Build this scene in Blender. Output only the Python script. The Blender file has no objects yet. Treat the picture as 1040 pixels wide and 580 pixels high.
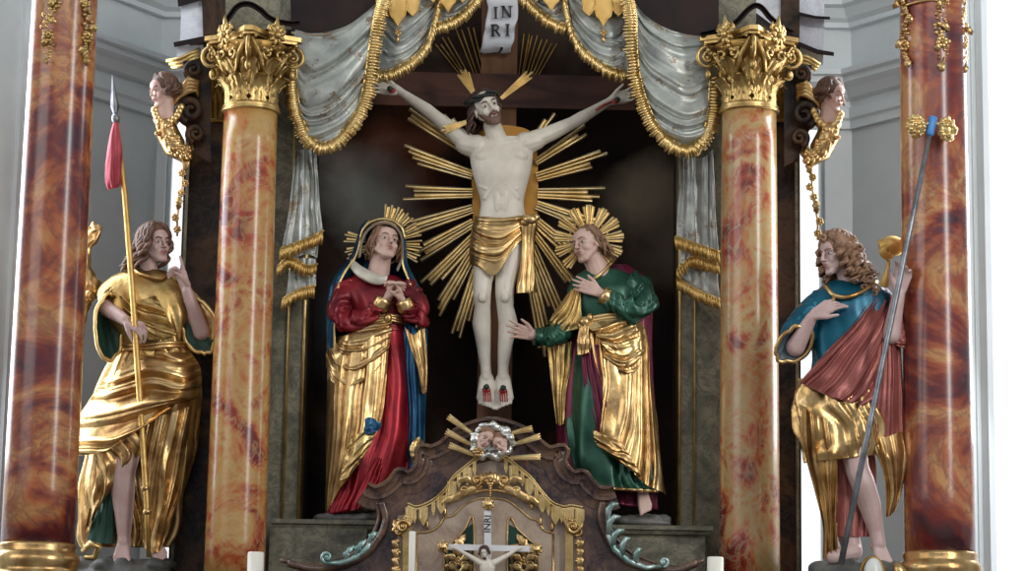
import bpy, bmesh, math, random
from mathutils import Vector, Matrix, noise
PI = math.pi
SC = bpy.context.scene
COL = SC.collection
# ---------------------------------------------------------------- camera
F_PX = 2500.0
PITCH = math.atan(0.18)
ROLL = 0.0165
CAM = Vector((0, -13.16, 1.6))
FWD = Vector((0, math.cos(PITCH), math.sin(PITCH)))
UP0 = Vector((0, -math.sin(PITCH), math.cos(PITCH)))
RT = Vector((1, 0, 0)) * math.cos(ROLL) + UP0 * math.sin(ROLL)
UP = Vector((-1, 0, 0)) * math.sin(ROLL) + UP0 * math.cos(ROLL)
cam_d = bpy.data.cameras.new('camera')
cam = bpy.data.objects.new('camera', cam_d)
COL.objects.link(cam)
cam_d.sensor_fit = 'HORIZONTAL'
cam_d.sensor_width = 36
cam_d.lens = 36 * F_PX / 1040
m3 = Matrix((RT, UP, -FWD)).transposed()
cam.matrix_world = Matrix.Translation(CAM) @ m3.to_4x4()
SC.camera = cam
# ---------------------------------------------------------------- world, lights, exposure
SC.view_settings.view_transform = 'Standard'
SC.view_settings.look = 'None'
SC.view_settings.exposure = 0.1
SC.view_settings.gamma = 1.0
w = bpy.data.worlds.new('world'); SC.world = w; w.use_nodes = True
bg = w.node_tree.nodes['Background']
bg.inputs['Color'].default_value = (0.78, 0.84, 1.0, 1)
bg.inputs['Strength'].default_value = 0.36
def area(name, loc, target, sx, sy, power, col=(1, 1, 1)):
    d = bpy.data.lights.new(name, 'AREA'); d.shape = 'RECTANGLE'; d.size = sx; d.size_y = sy
    d.energy = power; d.color = col
    o = bpy.data.objects.new(name, d); COL.objects.link(o); o.location = loc
    o.rotation_euler = (Vector(target) - Vector(loc)).to_track_quat('-Z', 'Y').to_euler()
    return o
# daylight from the choir windows beside the altar and the nave windows behind the viewer
area('choir_window_light_left', (-3.27, -.05, 4.1), (-2.4, -.62, 3.9), 1.1, 5.2, 110, (0.84, 0.90, 1.0))
area('choir_window_light_right', (3.12, .32, 4.1), (2.3, -.30, 3.9), .9, 5.2, 130, (0.92, 0.95, 1.0))
area('nave_window_light_left', (-8.5, -7.0, 6.5), (0, 0, 3.8), 6.0, 5.0, 210, (1.0, 0.97, 0.92))
area('nave_window_light_right', (6.0, -8.0, 6.5), (0, 0, 3.8), 1.3, 5.5, 330, (1.0, 0.98, 0.94))
area('nave_window_light_high', (0, -13.0, 10.0), (0, 0, 3.8), 9.0, 2.5, 190, (1.0, 0.97, 0.93))
# ---------------------------------------------------------------- helpers
def P(px, py, Y=0.0):
    d = FWD * F_PX + RT * (px - 520) + UP * (290 - py)
    return CAM + d * ((Y - CAM.y) / d.y)
class Ctx:
    def __init__(s, Y0): s.Y0 = Y0; s.k = (13.4 + Y0) / F_PX
    def Q(s, px, py, d=0.0): return P(px, py, s.Y0 + d * s.k)
BASE = {}
def setp(o, label=None, cat=None, group=None, kind=None):
    if label: o['label'] = label
    if cat: o['category'] = cat
    if group: o['group'] = group
    if kind: o['kind'] = kind
    return o
def thing(name, label, cat, loc, group=None):
    o = bpy.data.objects.new(name, None); COL.objects.link(o); o.location = loc
    o.empty_display_size = 0.1
    BASE[o.name] = Vector(loc)
    return setp(o, label, cat, group)
def link_mesh(name, me, mat, parent=None, label=None, smooth=True):
    """mesh is given in world coordinates"""
    if parent is not None: base = BASE[parent.name]
    else:
        n = len(me.vertices); co = [v.co for v in me.vertices]
        xs = [c.x for c in co]; ys = [c.y for c in co]; zs = [c.z for c in co]
        base = Vector(((min(xs) + max(xs)) / 2, (min(ys) + max(ys)) / 2, min(zs)))
    me.transform(Matrix.Translation(-base))
    if smooth:
        me.polygons.foreach_set('use_smooth', [True] * len(me.polygons))
    if mat: me.materials.clear(); me.materials.append(mat)
    o = bpy.data.objects.new(name, me); COL.objects.link(o)
    if parent is not None: o.parent = parent
    else: o.location = base
    BASE[o.name] = base
    if label: o['label'] = label
    return o
def fix_normals(me):
    bm = bmesh.new(); bm.from_mesh(me)
    bmesh.ops.recalc_face_normals(bm, faces=bm.faces); bm.to_mesh(me); bm.free()
def cat_rom(p, t):
    """p: list of tuples/vectors, t in 0..1"""
    n = len(p) - 1
    if n == 0: return list(p[0])
    x = min(max(t, 0), 1) * n; i = min(int(x), n - 1); f = x - i
    a = p[i - 1] if i > 0 else [2 * u - v for u, v in zip(p[0], p[1])]
    b = p[i]; c = p[i + 1]
    e = p[i + 2] if i + 2 <= n else [2 * u - v for u, v in zip(p[n], p[n - 1])]
    return [0.5 * (2 * q + (r - o) * f + (2 * o - 5 * q + 4 * r - s) * f * f + (3 * q - o - 3 * r + s) * f ** 3)
            for o, q, r, s in zip(a, b, c, e)]
def resample(p, n): return [Vector(cat_rom([tuple(q) for q in p], i / (n - 1))) for i in range(n)]
class MB:
    def __init__(s): s.v = []; s.f = []
    def add(s, vs, fs):
        o = len(s.v); s.v += [Vector(q) for q in vs]; s.f += [tuple(i + o for i in f) for f in fs]; return s
    def build(s, name, mat, parent=None, label=None, smooth=True, sharp=None):
        me = bpy.data.meshes.new(name); me.from_pydata([tuple(q) for q in s.v], [], s.f); me.update()
        fix_normals(me)
        if sharp:
            me.polygons.foreach_set('use_smooth', [True] * len(me.polygons))
            me.set_sharp_from_angle(angle=math.radians(sharp))
        return link_mesh(name, me, mat, parent, label, smooth)
    def grid(s, rows, cu=False, cv=False, cap=False):
        """rows: list of lists of vectors; cu closes each row"""
        R = len(rows); C = len(rows[0]); fs = []
        for i in range(R - (0 if cv else 1)):
            for j in range(C - (0 if cu else 1)):
                a = i * C + j; b = i * C + (j + 1) % C; i2 = (i + 1) % R
                fs.append((a, b, i2 * C + (j + 1) % C, i2 * C + j))
        vs = [q for r in rows for q in r]
        if cap and cu:
            for r, idx in ((rows[0], 0), (rows[-1], (R - 1) * C)):
                c = sum(r, Vector()) / C; vs.append(c); k = len(vs) - 1
                for j in range(C): fs.append((idx + j, idx + (j + 1) % C, k))
        return s.add(vs, fs)
    def tube(s, path, rad, seg=8, flat=None, closed=False):
        """path: world points; rad: number or list; flat: (vector, factor) squash along a direction"""
        n = len(path); rr = rad if isinstance(rad, (list, tuple)) else [rad] * n
        if len(rr) != n: rr = [cat_rom([(q,) for q in rr], i / (n - 1))[0] for i in range(n)]
        path = [Vector(q) for q in path]
        t0 = (path[1] - path[0]).normalized()
        a = Vector((0, 0, 1)) if abs(t0.z) < 0.9 else Vector((1, 0, 0))
        nrm = (a - t0 * a.dot(t0)).normalized(); rows = []
        for i in range(n):
            t = (path[min(i + 1, n - 1)] - path[max(i - 1, 0)])
            if closed: t = path[(i + 1) % n] - path[i - 1]
            t = t.normalized() if t.length > 1e-9 else t0
            nrm = (nrm - t * nrm.dot(t)); nrm = nrm.normalized() if nrm.length > 1e-6 else t.orthogonal().normalized()
            b = t.cross(nrm); row = []
            for j in range(seg):
                an = 2 * PI * j / seg; o = (nrm * math.cos(an) + b * math.sin(an)) * rr[i]
                if flat: o = o - flat[0] * o.dot(flat[0]) * (1 - flat[1])
                row.append(path[i] + o)
            rows.append(row)
        return s.grid(rows, cu=True, cv=closed, cap=not closed)
    def capsule(s, a, b, r1, r2, seg=12):
        a = Vector(a); b = Vector(b); d = b - a; L = d.length
        if L < 1e-6: return s.ell(a, (r1, r1, r1), seg=seg)
        d = d / L; n = d.orthogonal().normalized(); m = d.cross(n); rows = []
        for k in range(0, 5):
            an = -PI / 2 + (k + .35) / 4.35 * PI / 2; rows.append((a + d * math.sin(an) * r1, math.cos(an) * r1))
        for k in range(0, 5):
            an = k / 4.35 * PI / 2; rows.append((b + d * math.sin(an) * r2, math.cos(an) * r2))
        g = [[c + (n * math.cos(2 * PI * j / seg) + m * math.sin(2 * PI * j / seg)) * r for j in range(seg)] for c, r in rows]
        return s.grid(g, cu=True, cap=True)
    def ell(s, c, r, M=None, seg=14, rings=9):
        c = Vector(c); rows = []
        if not hasattr(r, '__len__'): r = (r, r, r)
        for i in range(rings):
            ph = -PI / 2 + PI * (i + .4) / (rings - .2); row = []
            for j in range(seg):
                an = 2 * PI * j / seg
                v = Vector((math.cos(ph) * math.cos(an) * r[0], math.cos(ph) * math.sin(an) * r[1], math.sin(ph) * r[2]))
                row.append(c + (M @ v if M else v))
            rows.append(row)
        return s.grid(rows, cu=True, cap=True)
    def box(s, a, b):
        x0, y0, z0 = a; x1, y1, z1 = b
        vs = [(x0, y0, z0), (x1, y0, z0), (x1, y1, z0), (x0, y1, z0), (x0, y0, z1), (x1, y0, z1), (x1, y1, z1), (x0, y1, z1)]
        return s.add(vs, [(0, 3, 2, 1), (4, 5, 6, 7), (0, 1, 5, 4), (1, 2, 6, 5), (2, 3, 7, 6), (3, 0, 4, 7)])
    def lathe(s, prof, c, seg=32):
        """prof: (radius, z) world metres about vertical axis through c=(x,y)"""
        rows = [[Vector((c[0] + r * math.cos(2 * PI * j / seg), c[1] + r * math.sin(2 * PI * j / seg), z)) for j in range(seg)] for r, z in prof]
        return s.grid(rows, cu=True, cap=True)
    def slab(s, outline, Q, d0, d1):
        """outline px polygon extruded between depths d0 (front) and d1 (back)"""
        n = len(outline)
        a = [Q(x, y, d0) for x, y in outline]; b = [Q(x, y, d1) for x, y in outline]
        fs = [tuple(range(n)), tuple(range(2 * n - 1, n - 1, -1))]
        fs += [(i, i + n, (i + 1) % n + n, (i + 1) % n) for i in range(n)]
        return s.add(a + b, fs)
    def prism(s, poly, vec):
        n = len(poly); a = [Vector(q) for q in poly]; b = [q + Vector(vec) for q in a]
        return s.add(a + b, [tuple(range(n)), tuple(range(2 * n - 1, n - 1, -1))] + [(i, i + n, (i + 1) % n + n, (i + 1) % n) for i in range(n)])
def organic(name, mb, mat, parent, vox=0.0045, smooth=4, label=None):
    me = bpy.data.meshes.new(name); me.from_pydata([tuple(q) for q in mb.v], [], mb.f); me.update(); fix_normals_islands(me)
    o = bpy.data.objects.new('tmp', me); COL.objects.link(o)
    md = o.modifiers.new('r', 'REMESH'); md.mode = 'VOXEL'; md.voxel_size = vox; md.use_smooth_shade = True
    sm = o.modifiers.new('s', 'SMOOTH'); sm.factor = 0.5; sm.iterations = smooth
    dg = bpy.context.evaluated_depsgraph_get()
    nm = bpy.data.meshes.new_from_object(o.evaluated_get(dg))
    bpy.data.objects.remove(o); bpy.data.meshes.remove(me)
    nm.name = name
    return link_mesh(name, nm, mat, parent, label)
def fix_normals_islands(me): fix_normals(me)
# ---- folds
def fold(x, seed, k):
    """rounded ridges with sharp creases, irregular, roughly -0.5..0.5; x in 0..1"""
    w = x + 0.05 * math.sin(2 * PI * (1.3 * x + seed * .37)) + 0.03 * math.sin(2 * PI * (3.1 * x + seed * .71))
    a = abs(math.sin(PI * (k * w + seed * .13)))
    b = abs(math.sin(PI * (k * 1.83 * w + seed * .41)))
    return 0.72 * a ** .8 + 0.28 * b - 0.6
def n3(x, y, z=0): return noise.noise(Vector((x, y, z)))
def loft(mb, C, rows, nth=72, nt=50, k=9, amp=(2, 4), seed=0, slant=0.0, th0=0, th1=2 * PI, thick=None, wr=0.0, cap=True):
    """rows: (x1,y1,x2,y2,d,rd) px. Elliptic sections; folds run along the length. wr: cross-wrinkle amplitude"""
    full = abs(th1 - th0 - 2 * PI) < 1e-3
    G = []; N = []
    for i in range(nt + 1):
        t = i / nt; x1, y1, x2, y2, d, rd = cat_rom(rows, t)
        cx, cy = (x1 + x2) / 2, (y1 + y2) / 2; hx, hy = (x2 - x1) / 2, (y2 - y1) / 2; hl = math.hypot(hx, hy) + 1e-6
        A = cat_rom([(a,) for a in amp], t)[0]; row = []; nr = []
        m = nth if full else nth + 1
        for j in range(m):
            u = j / nth; th = th0 + (th1 - th0) * u
            uu = th / (2 * PI)
            f = A * (.95 + .7 * n3(math.cos(th) * 1.7 + seed, math.sin(th) * 1.7, t * 2.2)) * fold(uu + slant * t + 0.035 * n3(uu * 6, t * 4, seed), seed, round(k))
            f += A * .5 * n3(math.cos(th) * 2 + seed, math.sin(th) * 2, t * 4 + seed)
            if wr: f += wr * fold(t + .12 * math.sin(th + seed) + .08 * n3(math.cos(th), math.sin(th), seed), seed + 3, max(3, nt / 8))
            c, s_ = math.cos(th), math.sin(th)
            row.append(C.Q(cx + hx * c * (1 + f / hl), cy + hy * c * (1 + f / hl), d - s_ * (rd + f)))
            nr.append((c, s_))
        G.append(row)
    if full: mb.grid(G, cu=True, cap=cap)
    else:
        tk = (thick or 1.5) * C.k; B = []
        for i, r in enumerate(G):
            cc = sum(r, Vector()) / len(r); br = []
            for j, q in enumerate(r):
                dirv = (cc - q); dirv = dirv.normalized() if dirv.length > 1e-6 else Vector((0, 1, 0)); br.append(q + dirv * tk)
            B.append(br)
        closed_rows = [r + b[::-1] for r, b in zip(G, B)]
        mb.grid(closed_rows, cu=True, cap=False)
        for rr, bb in ((G[0], B[0]), (G[-1], B[-1])):
            mb.grid([rr, bb])
    return G
def loft3(mb, C, rings, nth=48, nt=40, k=5, amp=2, seed=0, wr=0):
    """rings: (cx,cy,d, ax,ay,ad, bx,by,bd) px; open tube"""
    G = []
    for i in range(nt + 1):
        t = i / nt; r = cat_rom(rings, t); row = []
        for j in range(nth):
            th = 2 * PI * j / nth
            f = 1 + (amp * fold(j / nth + .1 * t, seed, k) * (.3 + .7 * t) + amp * .6 * n3(math.cos(th) * 2, math.sin(th) * 2, t * 3 + seed) + wr * fold(t + .1 * math.sin(th), seed, 5)) / 18
            c, s_ = math.cos(th) * f, math.sin(th) * f
            row.append(C.Q(r[0] + r[3] * c + r[6] * s_, r[1] + r[4] * c + r[7] * s_, r[2] + r[5] * c + r[8] * s_))
        G.append(row)
    mb.grid(G, cu=True); return G
def sheet(mb, C, ctrl, nu=40, nv=40, axis='u', k=7, amp=3, seed=0, thick=2.0, slant=0, env=None, bulge=0.0):
    """ctrl: rows of (px,py,d). axis 'u': folds vary across u (run down v); 'v': folds run across."""
    G = []
    for i in range(nv + 1):
        v = i / nv; G.append([])
        line = [cat_rom(r, 0) for r in ctrl]
        for j in range(nu + 1):
            u = j / nu
            p = cat_rom([cat_rom(r, u) for r in ctrl], v)
            a = amp(u, v) if callable(amp) else amp
            if axis == 'u': f = fold(u + slant * v + .05 * n3(u * 3, v * 3, seed), seed, k)
            else: f = fold(v + slant * u + .05 * n3(u * 3, v * 3, seed), seed, k)
            f = a * ((.95 + .7 * n3(u * 2.5 + seed, v * 2.5, 1.3)) * f + .45 * n3(u * 4, v * 4, seed + 7))
            if bulge: f += bulge * math.sin(PI * u) * math.sin(PI * min(max(v, 0), 1))
            G[-1].append(C.Q(p[0], p[1], p[2] - f))
    B = [[q + Vector((0, thick * C.k, 0)) for q in r] for r in G]
    mb.grid([r + b[::-1] for r, b in zip(G, B)], cu=True)
    mb.grid([G[0], B[0]]); mb.grid([G[-1], B[-1]])
    return G
def hem(mb, C, pts, r=1.0, lift=1.0, n=60, flat=None):
    """tube along px path (px,py,d)"""
    q = resample(pts, n); mb.tube([C.Q(a, b, d - lift) for a, b, d in q], r * C.k, seg=6); return mb
def hemw(mb, pts, r):
    mb.tube(pts, r, seg=6); return mb
def fringe(mb, C, pts, drop, k=None, n=None, w=1.6, seed=0, down=None):
    """twisted fringe tassels along a px path; drop = length px outward (normal) or towards 'down' vector"""
    rnd = random.Random(seed); L = sum(math.dist(pts[i][:2], pts[i + 1][:2]) for i in range(len(pts) - 1))
    m = n or max(4, int(L / 2.3)); q = resample(pts, m + 1)
    for i in range(m):
        a = q[i]; b = q[i + 1]; t = Vector((b.x - a.x, b.y - a.y)); t = t.normalized() if t.length > 0 else Vector((1, 0))
        nrm = Vector((-t.y, t.x)) if down is None else Vector(down).normalized()
        dl = drop * rnd.uniform(.85, 1.12); r = w * rnd.uniform(.8, 1.1); dz = a.z - rnd.uniform(1, 3)
        j = rnd.uniform(-.9, .9)
        pth = [C.Q(a.x, a.y, dz), C.Q(a.x + nrm.x * dl * .5 + j * .4, a.y + nrm.y * dl * .5, dz - 2.2), C.Q(a.x + nrm.x * dl + j, a.y + nrm.y * dl, dz)]
        mb.tube(pth, [r * .8 * C.k, r * C.k, r * .55 * C.k], seg=6)
    mb.tube([C.Q(a.x, a.y, a.z - 2.0) for a in q], 1.2 * C.k, seg=8)
    return mb
def molding(mb, C, path, prof, closed=False):
    """path px (x,y); prof list of (a,b): a along left normal px, b towards viewer px"""
    rows = []; n = len(path)
    for i in range(n):
        p = Vector(path[i]); t = (Vector(path[min(i + 1, n - 1)]) - Vector(path[max(i - 1, 0)])).normalized()
        nm = Vector((t.y, -t.x))
        rows.append([C.Q(p.x + nm.x * a, p.y + nm.y * a, -b) for a, b in prof])
    mb.grid(rows, cu=True, cap=True); return mb
def smooth_path(pts, n=60): return [tuple(q) for q in [cat_rom(pts, i / (n - 1)) for i in range(n)]]
def spiral(mb, C, cx, cy, d, r, turns=1.5, start=0, sgn=1, w=2.0, tail=None, endr=.12, seg=7):
    pts = []; n = int(22 * turns) + 4
    if tail: pts = [C.Q(x, y, d) for x, y in tail]
    for i in range(n + 1):
        t = i / n; rr = r * (1 - (1 - endr) * t); a = start + sgn * 2 * PI * turns * t
        pts.append(C.Q(cx + rr * math.cos(a), cy + rr * math.sin(a), d - 2 * t))
    m = len(pts); mb.tube(pts, [w * C.k * (1 - .45 * i / m) for i in range(m)], seg=seg)
    mb.ell(C.Q(cx, cy, d - 1), w * 1.2 * C.k, seg=8, rings=5)
    return mb
def leaf(mb, C, pts, w, d=0, lobes=5, curl=3):
    """acanthus-like leaf along px path; pts (x,y)"""
    n = 14; q = [cat_rom(pts, i / n) for i in range(n + 1)]; rows = []
    for i in range(n + 1):
        t = i / n; a = q[max(i - 1, 0)]; b = q[min(i + 1, n)]; tx, ty = b[0] - a[0], b[1] - a[1]; l = math.hypot(tx, ty) + 1e-6
        nx, ny = -ty / l, tx / l
        ww = w * (math.sin(PI * (t * .86 + .1)) ** .7) * (1 + .28 * math.sin(2 * PI * lobes * t))
        row = []
        for s_ in (-1, -.5, 0, .5, 1):
            row.append(C.Q(q[i][0] + nx * ww * s_, q[i][1] + ny * ww * s_, d - curl * math.sin(PI * t) - (1.2 if s_ == 0 else (-.6 if abs(s_) < .9 else 0)) * w * .25))
        rows.append(row)
    B = [[p + Vector((0, 1.2 * C.k, 0)) for p in r] for r in rows]
    mb.grid([r + b[::-1] for r, b in zip(rows, B)], cu=True, cap=True); return mb
def flower(mb, C, cx, cy, d, r, n=6):
    for i in range(n):
        a = 2 * PI * i / n + .3
        mb.ell(C.Q(cx + math.cos(a) * r * .6, cy + math.sin(a) * r * .6, d), (r * .42 * C.k, r * .25 * C.k, r * .42 * C.k), seg=8, rings=5)
    mb.ell(C.Q(cx, cy, d - r * .3), r * .3 * C.k, seg=8, rings=5); return mb
# ---------------------------------------------------------------- materials
def nodes(name):
    m = bpy.data.materials.new(name); m.use_nodes = True; nt = m.node_tree; b = nt.nodes['Principled BSDF']; return m, nt, b
def ramp(nt, fac, stops):
    r = nt.nodes.new('ShaderNodeValToRGB'); e = r.color_ramp.elements
    while len(e) < len(stops): e.new(0.5)
    for el, (p, c) in zip(e, stops): el.position = p; el.color = (*c, 1)
    nt.links.new(fac, r.inputs[0]); return r.outputs[0]
def tex_noise(nt, scale, detail=4, dist=0.0, rough=.55, vec=None, off=(0, 0, 0), stretch=(1, 1, 1)):
    tc = nt.nodes.new('ShaderNodeTexCoord'); mp = nt.nodes.new('ShaderNodeMapping')
    mp.inputs['Location'].default_value = off; mp.inputs['Scale'].default_value = stretch
    nt.links.new(tc.outputs['Object'], mp.inputs[0])
    n = nt.nodes.new('ShaderNodeTexNoise'); n.inputs['Scale'].default_value = scale; n.inputs['Detail'].default_value = detail
    n.inputs['Distortion'].default_value = dist; n.inputs['Roughness'].default_value = rough
    nt.links.new(mp.outputs[0], n.inputs['Vector']); return n.outputs['Fac']
def mix(nt, fac, a, b, mode='MIX'):
    x = nt.nodes.new('ShaderNodeMix'); x.data_type = 'RGBA'; x.blend_type = mode
    if hasattr(fac, 'is_output'): nt.links.new(fac, x.inputs[0])
    else: x.inputs[0].default_value = fac
    for v, s_ in ((a, 6), (b, 7)):
        if hasattr(v, 'is_output'): nt.links.new(v, x.inputs[s_])
        else: x.inputs[s_].default_value = (*v, 1)
    return x.outputs[2]
def bump(nt, b, h, strength=.3, dist=.01):
    n = nt.nodes.new('ShaderNodeBump'); n.inputs['Strength'].default_value = strength; n.inputs['Distance'].default_value = dist
    nt.links.new(h, n.inputs['Height']); nt.links.new(n.outputs[0], b.inputs['Normal'])
def simple(name, c1, c2=None, scale=12, rough=.5, metal=0.0, bmp=0.15, coat=0.0, lo=.35, hi=.65, detail=4, dist=0, stretch=(1, 1, 1)):
    m, nt, b = nodes(name)
    f = tex_noise(nt, scale, detail, dist, stretch=stretch)
    nt.links.new(ramp(nt, f, [(lo, c1), (hi, c2 or c1)]), b.inputs['Base Color'])
    b.inputs['Roughness'].default_value = rough; b.inputs['Metallic'].default_value = metal
    b.inputs['Coat Weight'].default_value = coat; b.inputs['Coat Roughness'].default_value = .08
    if bmp: bump(nt, b, tex_noise(nt, scale * 3.1, 3), bmp, .006)
    return m
def marble(name, stops, scale=2.2, off=(0, 0, 0), rough=.26, vein=(.25, .05, .03), veinamt=.5, stretch=(1, 1, 1), coat=.3, spec=.5):
    m, nt, b = nodes(name)
    f = tex_noise(nt, scale, 7, 1.1, .58, off=off, stretch=stretch)
    c = ramp(nt, f, stops)
    g = tex_noise(nt, scale * 1.7, 5, 2.6, .6, off=(off[0] + 5, off[1], off[2]), stretch=stretch)
    v = ramp(nt, g, [(.44, (0, 0, 0)), (.5, (veinamt,) * 3), (.56, (0, 0, 0))])
    c = mix(nt, v, c, vein)
    nt.links.new(c, b.inputs['Base Color']); b.inputs['Roughness'].default_value = rough
    b.inputs['Coat Weight'].default_value = coat; b.inputs['Coat Roughness'].default_value = .17
    b.inputs['Specular IOR Level'].default_value = spec
    return m
M = {}
def gold(name, c1=(.32, .17, .055), c2=(.76, .53, .24), rough=.3, scale=9, bmp=.25):
    m, nt, b = nodes(name)
    f = tex_noise(nt, scale, 5, .4)
    nt.links.new(ramp(nt, f, [(.3, c1), (.62, c2)]), b.inputs['Base Color'])
    b.inputs['Metallic'].default_value = .93; b.inputs['Roughness'].default_value = rough
    bump(nt, b, tex_noise(nt, scale * 4, 3), bmp, .006); return m
M['gold'] = gold('gilding')
M['gold_pale'] = gold('pale_gilding', (.52, .34, .11), (.86, .64, .29), .33)
M['gold_ray'] = gold('bright_ray_gilding', (.66, .46, .18), (.95, .76, .42), .32, 9, .1)
M['darkrose'] = simple('wine_red_lustre', (.11, .004, .010), (.28, .014, .022), 6, .35, .4, .25)
M['gold_flat'] = gold('matt_gilding', (.55, .33, .09), (.80, .55, .20), .5)
M['gold_dull'] = gold('dull_gilding', (.32, .20, .065), (.64, .45, .18), .36)
M['gold_dark'] = gold('dark_gilding', (.22, .12, .03), (.45, .27, .08), .45)
M['silver'] = simple('silver_leaf', (.55, .57, .52), (.85, .86, .80), 16, .3, .85, .25)
ORANGE = [(.25, (.10, .018, .022)), (.36, (.30, .055, .03)), (.44, (.52, .15, .055)), (.52, (.66, .33, .13)), (.60, (.62, .24, .08)), (.70, (.36, .08, .04))]
M['marble_a'] = marble('orange_brown_marbling', [(.36, (.045, .014, .026)), (.43, (.17, .026, .020)), (.49, (.40, .11, .035)), (.55, (.50, .24, .08)), (.61, (.34, .085, .03)), (.68, (.09, .022, .026))], 1.45, (3, 1, 2), vein=(.07, .022, .035), veinamt=.45, stretch=(1, 1, 1.3))
M['marble_b'] = marble('coral_cream_marbling', [(.36, (.16, .020, .012)), (.43, (.38, .065, .026)), (.49, (.48, .19, .055)), (.56, (.50, .31, .10)), (.62, (.42, .12, .035)), (.69, (.20, .03, .02))], 2.8, (9, 4, 5), vein=(.50, .36, .15), veinamt=.5)
M['marble_c'] = marble('coral_grey_marbling', [(.36, (.16, .022, .014)), (.43, (.38, .07, .03)), (.49, (.47, .20, .065)), (.56, (.46, .32, .13)), (.62, (.44, .13, .04)), (.69, (.22, .035, .024))], 2.7, (1, 14, 8), vein=(.44, .36, .20), veinamt=.5)
M['marble_d'] = marble('russet_marbling', [(.36, (.055, .018, .024)), (.43, (.19, .028, .020)), (.49, (.38, .10, .04)), (.55, (.52, .27, .10)), (.61, (.32, .07, .03)), (.68, (.11, .022, .025))], 1.4, (17, 2, 12), vein=(.09, .04, .05), veinamt=.45, stretch=(1, 1, 1.2))
M['marble_dark'] = marble('dark_brown_marbling', [(.36, (.008, .006, .007)), (.46, (.022, .014, .012)), (.56, (.085, .042, .018)), (.66, (.018, .012, .010))], 3.5, (4, 4, 4), vein=(.08, .07, .05), veinamt=.3, rough=.4, coat=0, spec=.2)
M['marble_green'] = marble('grey_green_marbling', [(.3, (.085, .08, .055)), (.46, (.18, .17, .115)), (.58, (.27, .25, .17)), (.72, (.13, .13, .095))], 4.5, (2, 7, 4), vein=(.04, .05, .06), rough=.4, coat=0, spec=.25)
M['marble_sheen'] = marble('window_sheen_marbling', [(.3, (.42, .46, .52)), (.5, (.66, .70, .76)), (.7, (.56, .58, .64))], 4, (2, 2, 4), vein=(.35, .38, .45), veinamt=.25, rough=.2)  # pale bluish tone paints the window light reflected in the glossy blocks
M['marble_crest'] = marble('purple_brown_marbling', [(.34, (.022, .014, .017)), (.45, (.065, .036, .034)), (.56, (.15, .085, .05)), (.68, (.05, .03, .036))], 5, (8, 2, 1), vein=(.22, .12, .07), veinamt=.4, rough=.2, coat=.3)
M['marble_beige'] = marble('beige_rose_marbling', [(.3, (.20, .13, .10)), (.45, (.36, .26, .19)), (.58, (.45, .35, .26)), (.72, (.28, .20, .17))], 3.5, (8, 12, 1), vein=(.50, .42, .30), veinamt=.4, rough=.3)
M['wall'] = simple('limewashed_plaster', (.60, .65, .655), (.66, .71, .715), 3, .85, bmp=.1)
M['trimw'] = simple('plaster_moulding', (.66, .71, .72), (.72, .77, .78), 3, .8, bmp=.05)
M['floor'] = simple('stone_floor', (.28, .26, .24), (.36, .34, .31), 3, .6)
M['wood_dark'] = simple('dark_brown_wood', (.040, .013, .008), (.12, .040, .020), 7, .7, stretch=(.25, 1, 1), dist=.6, bmp=.05)
M['wood_cross'] = simple('lit_red_brown_wood', (.11, .042, .016), (.25, .105, .042), 8, .7, stretch=(1, 1, .2), dist=.6)  # upright made lighter: light falling on its lower part put into the colour
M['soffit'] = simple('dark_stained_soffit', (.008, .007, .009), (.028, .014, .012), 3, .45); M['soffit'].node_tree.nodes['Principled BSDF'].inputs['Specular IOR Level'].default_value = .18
M['skin_christ'] = simple('ivory_flesh_paint', (.64, .58, .47), (.78, .71, .60), 7, .42, bmp=.05)
M['skin_pink'] = simple('rosy_flesh_paint', (.56, .36, .29), (.68, .47, .39), 9, .42, bmp=.05)
M['skin_mauve'] = simple('pale_mauve_flesh_paint', (.50, .34, .31), (.60, .44, .41), 9, .42, bmp=.05)
M['hair'] = simple('brown_hair_paint', (.085, .045, .030), (.19, .10, .065), 22, .45, bmp=.4)
M['hair_light'] = simple('light_brown_hair_paint', (.17, .085, .045), (.32, .18, .10), 22, .45, bmp=.4)
M['hair_dark'] = simple('dark_hair_paint', (.035, .016, .012), (.09, .04, .028), 22, .45, bmp=.4)
M['thorn'] = simple('dark_green_thorns', (.012, .016, .014), (.03, .035, .03), 30, .5)
M['eye_white'] = simple('eye_white', (.46, .42, .38), None, 5, .3, bmp=0)
M['iris'] = simple('dark_iris', (.03, .02, .015), None, 5, .2, bmp=0)
M['lip'] = simple('lip_paint', (.36, .13, .11), (.42, .17, .14), 9, .4, bmp=0)
M['blood'] = simple('blood_paint', (.40, .03, .02), (.30, .02, .02), 9, .3, bmp=0)
M['red'] = simple('crimson_lustre', (.17, .004, .010), (.42, .016, .028), 5, .32, .5, .2)
M['darkred'] = simple('dark_crimson_lustre', (.10, .004, .010), (.20, .010, .02), 6, .35, .5, .2)
M['blue'] = simple('deep_blue_lustre', (.004, .045, .11), (.012, .10, .20), 6, .33, .5, .2)
M['teal'] = simple('teal_blue_lustre', (.003, .055, .10), (.010, .13, .19), 6, .32, .5, .2)
M['slate'] = simple('slate_blue_lining', (.05, .075, .10), (.10, .14, .17), 7, .5)
M['green'] = simple('green_lustre', (.008, .048, .030), (.035, .125, .078), 6, .33, .45, .25)
M['darkgreen'] = simple('dark_green_lining', (.008, .040, .028), (.02, .075, .05), 7, .4, .3, .2)
M['maroon'] = simple('maroon_lustre', (.07, .006, .022), (.15, .012, .04), 7, .35, .5, .2)
M['rose'] = simple('dusty_rose_lustre', (.24, .065, .055), (.38, .12, .10), 6, .42, .35, .2)
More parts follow.
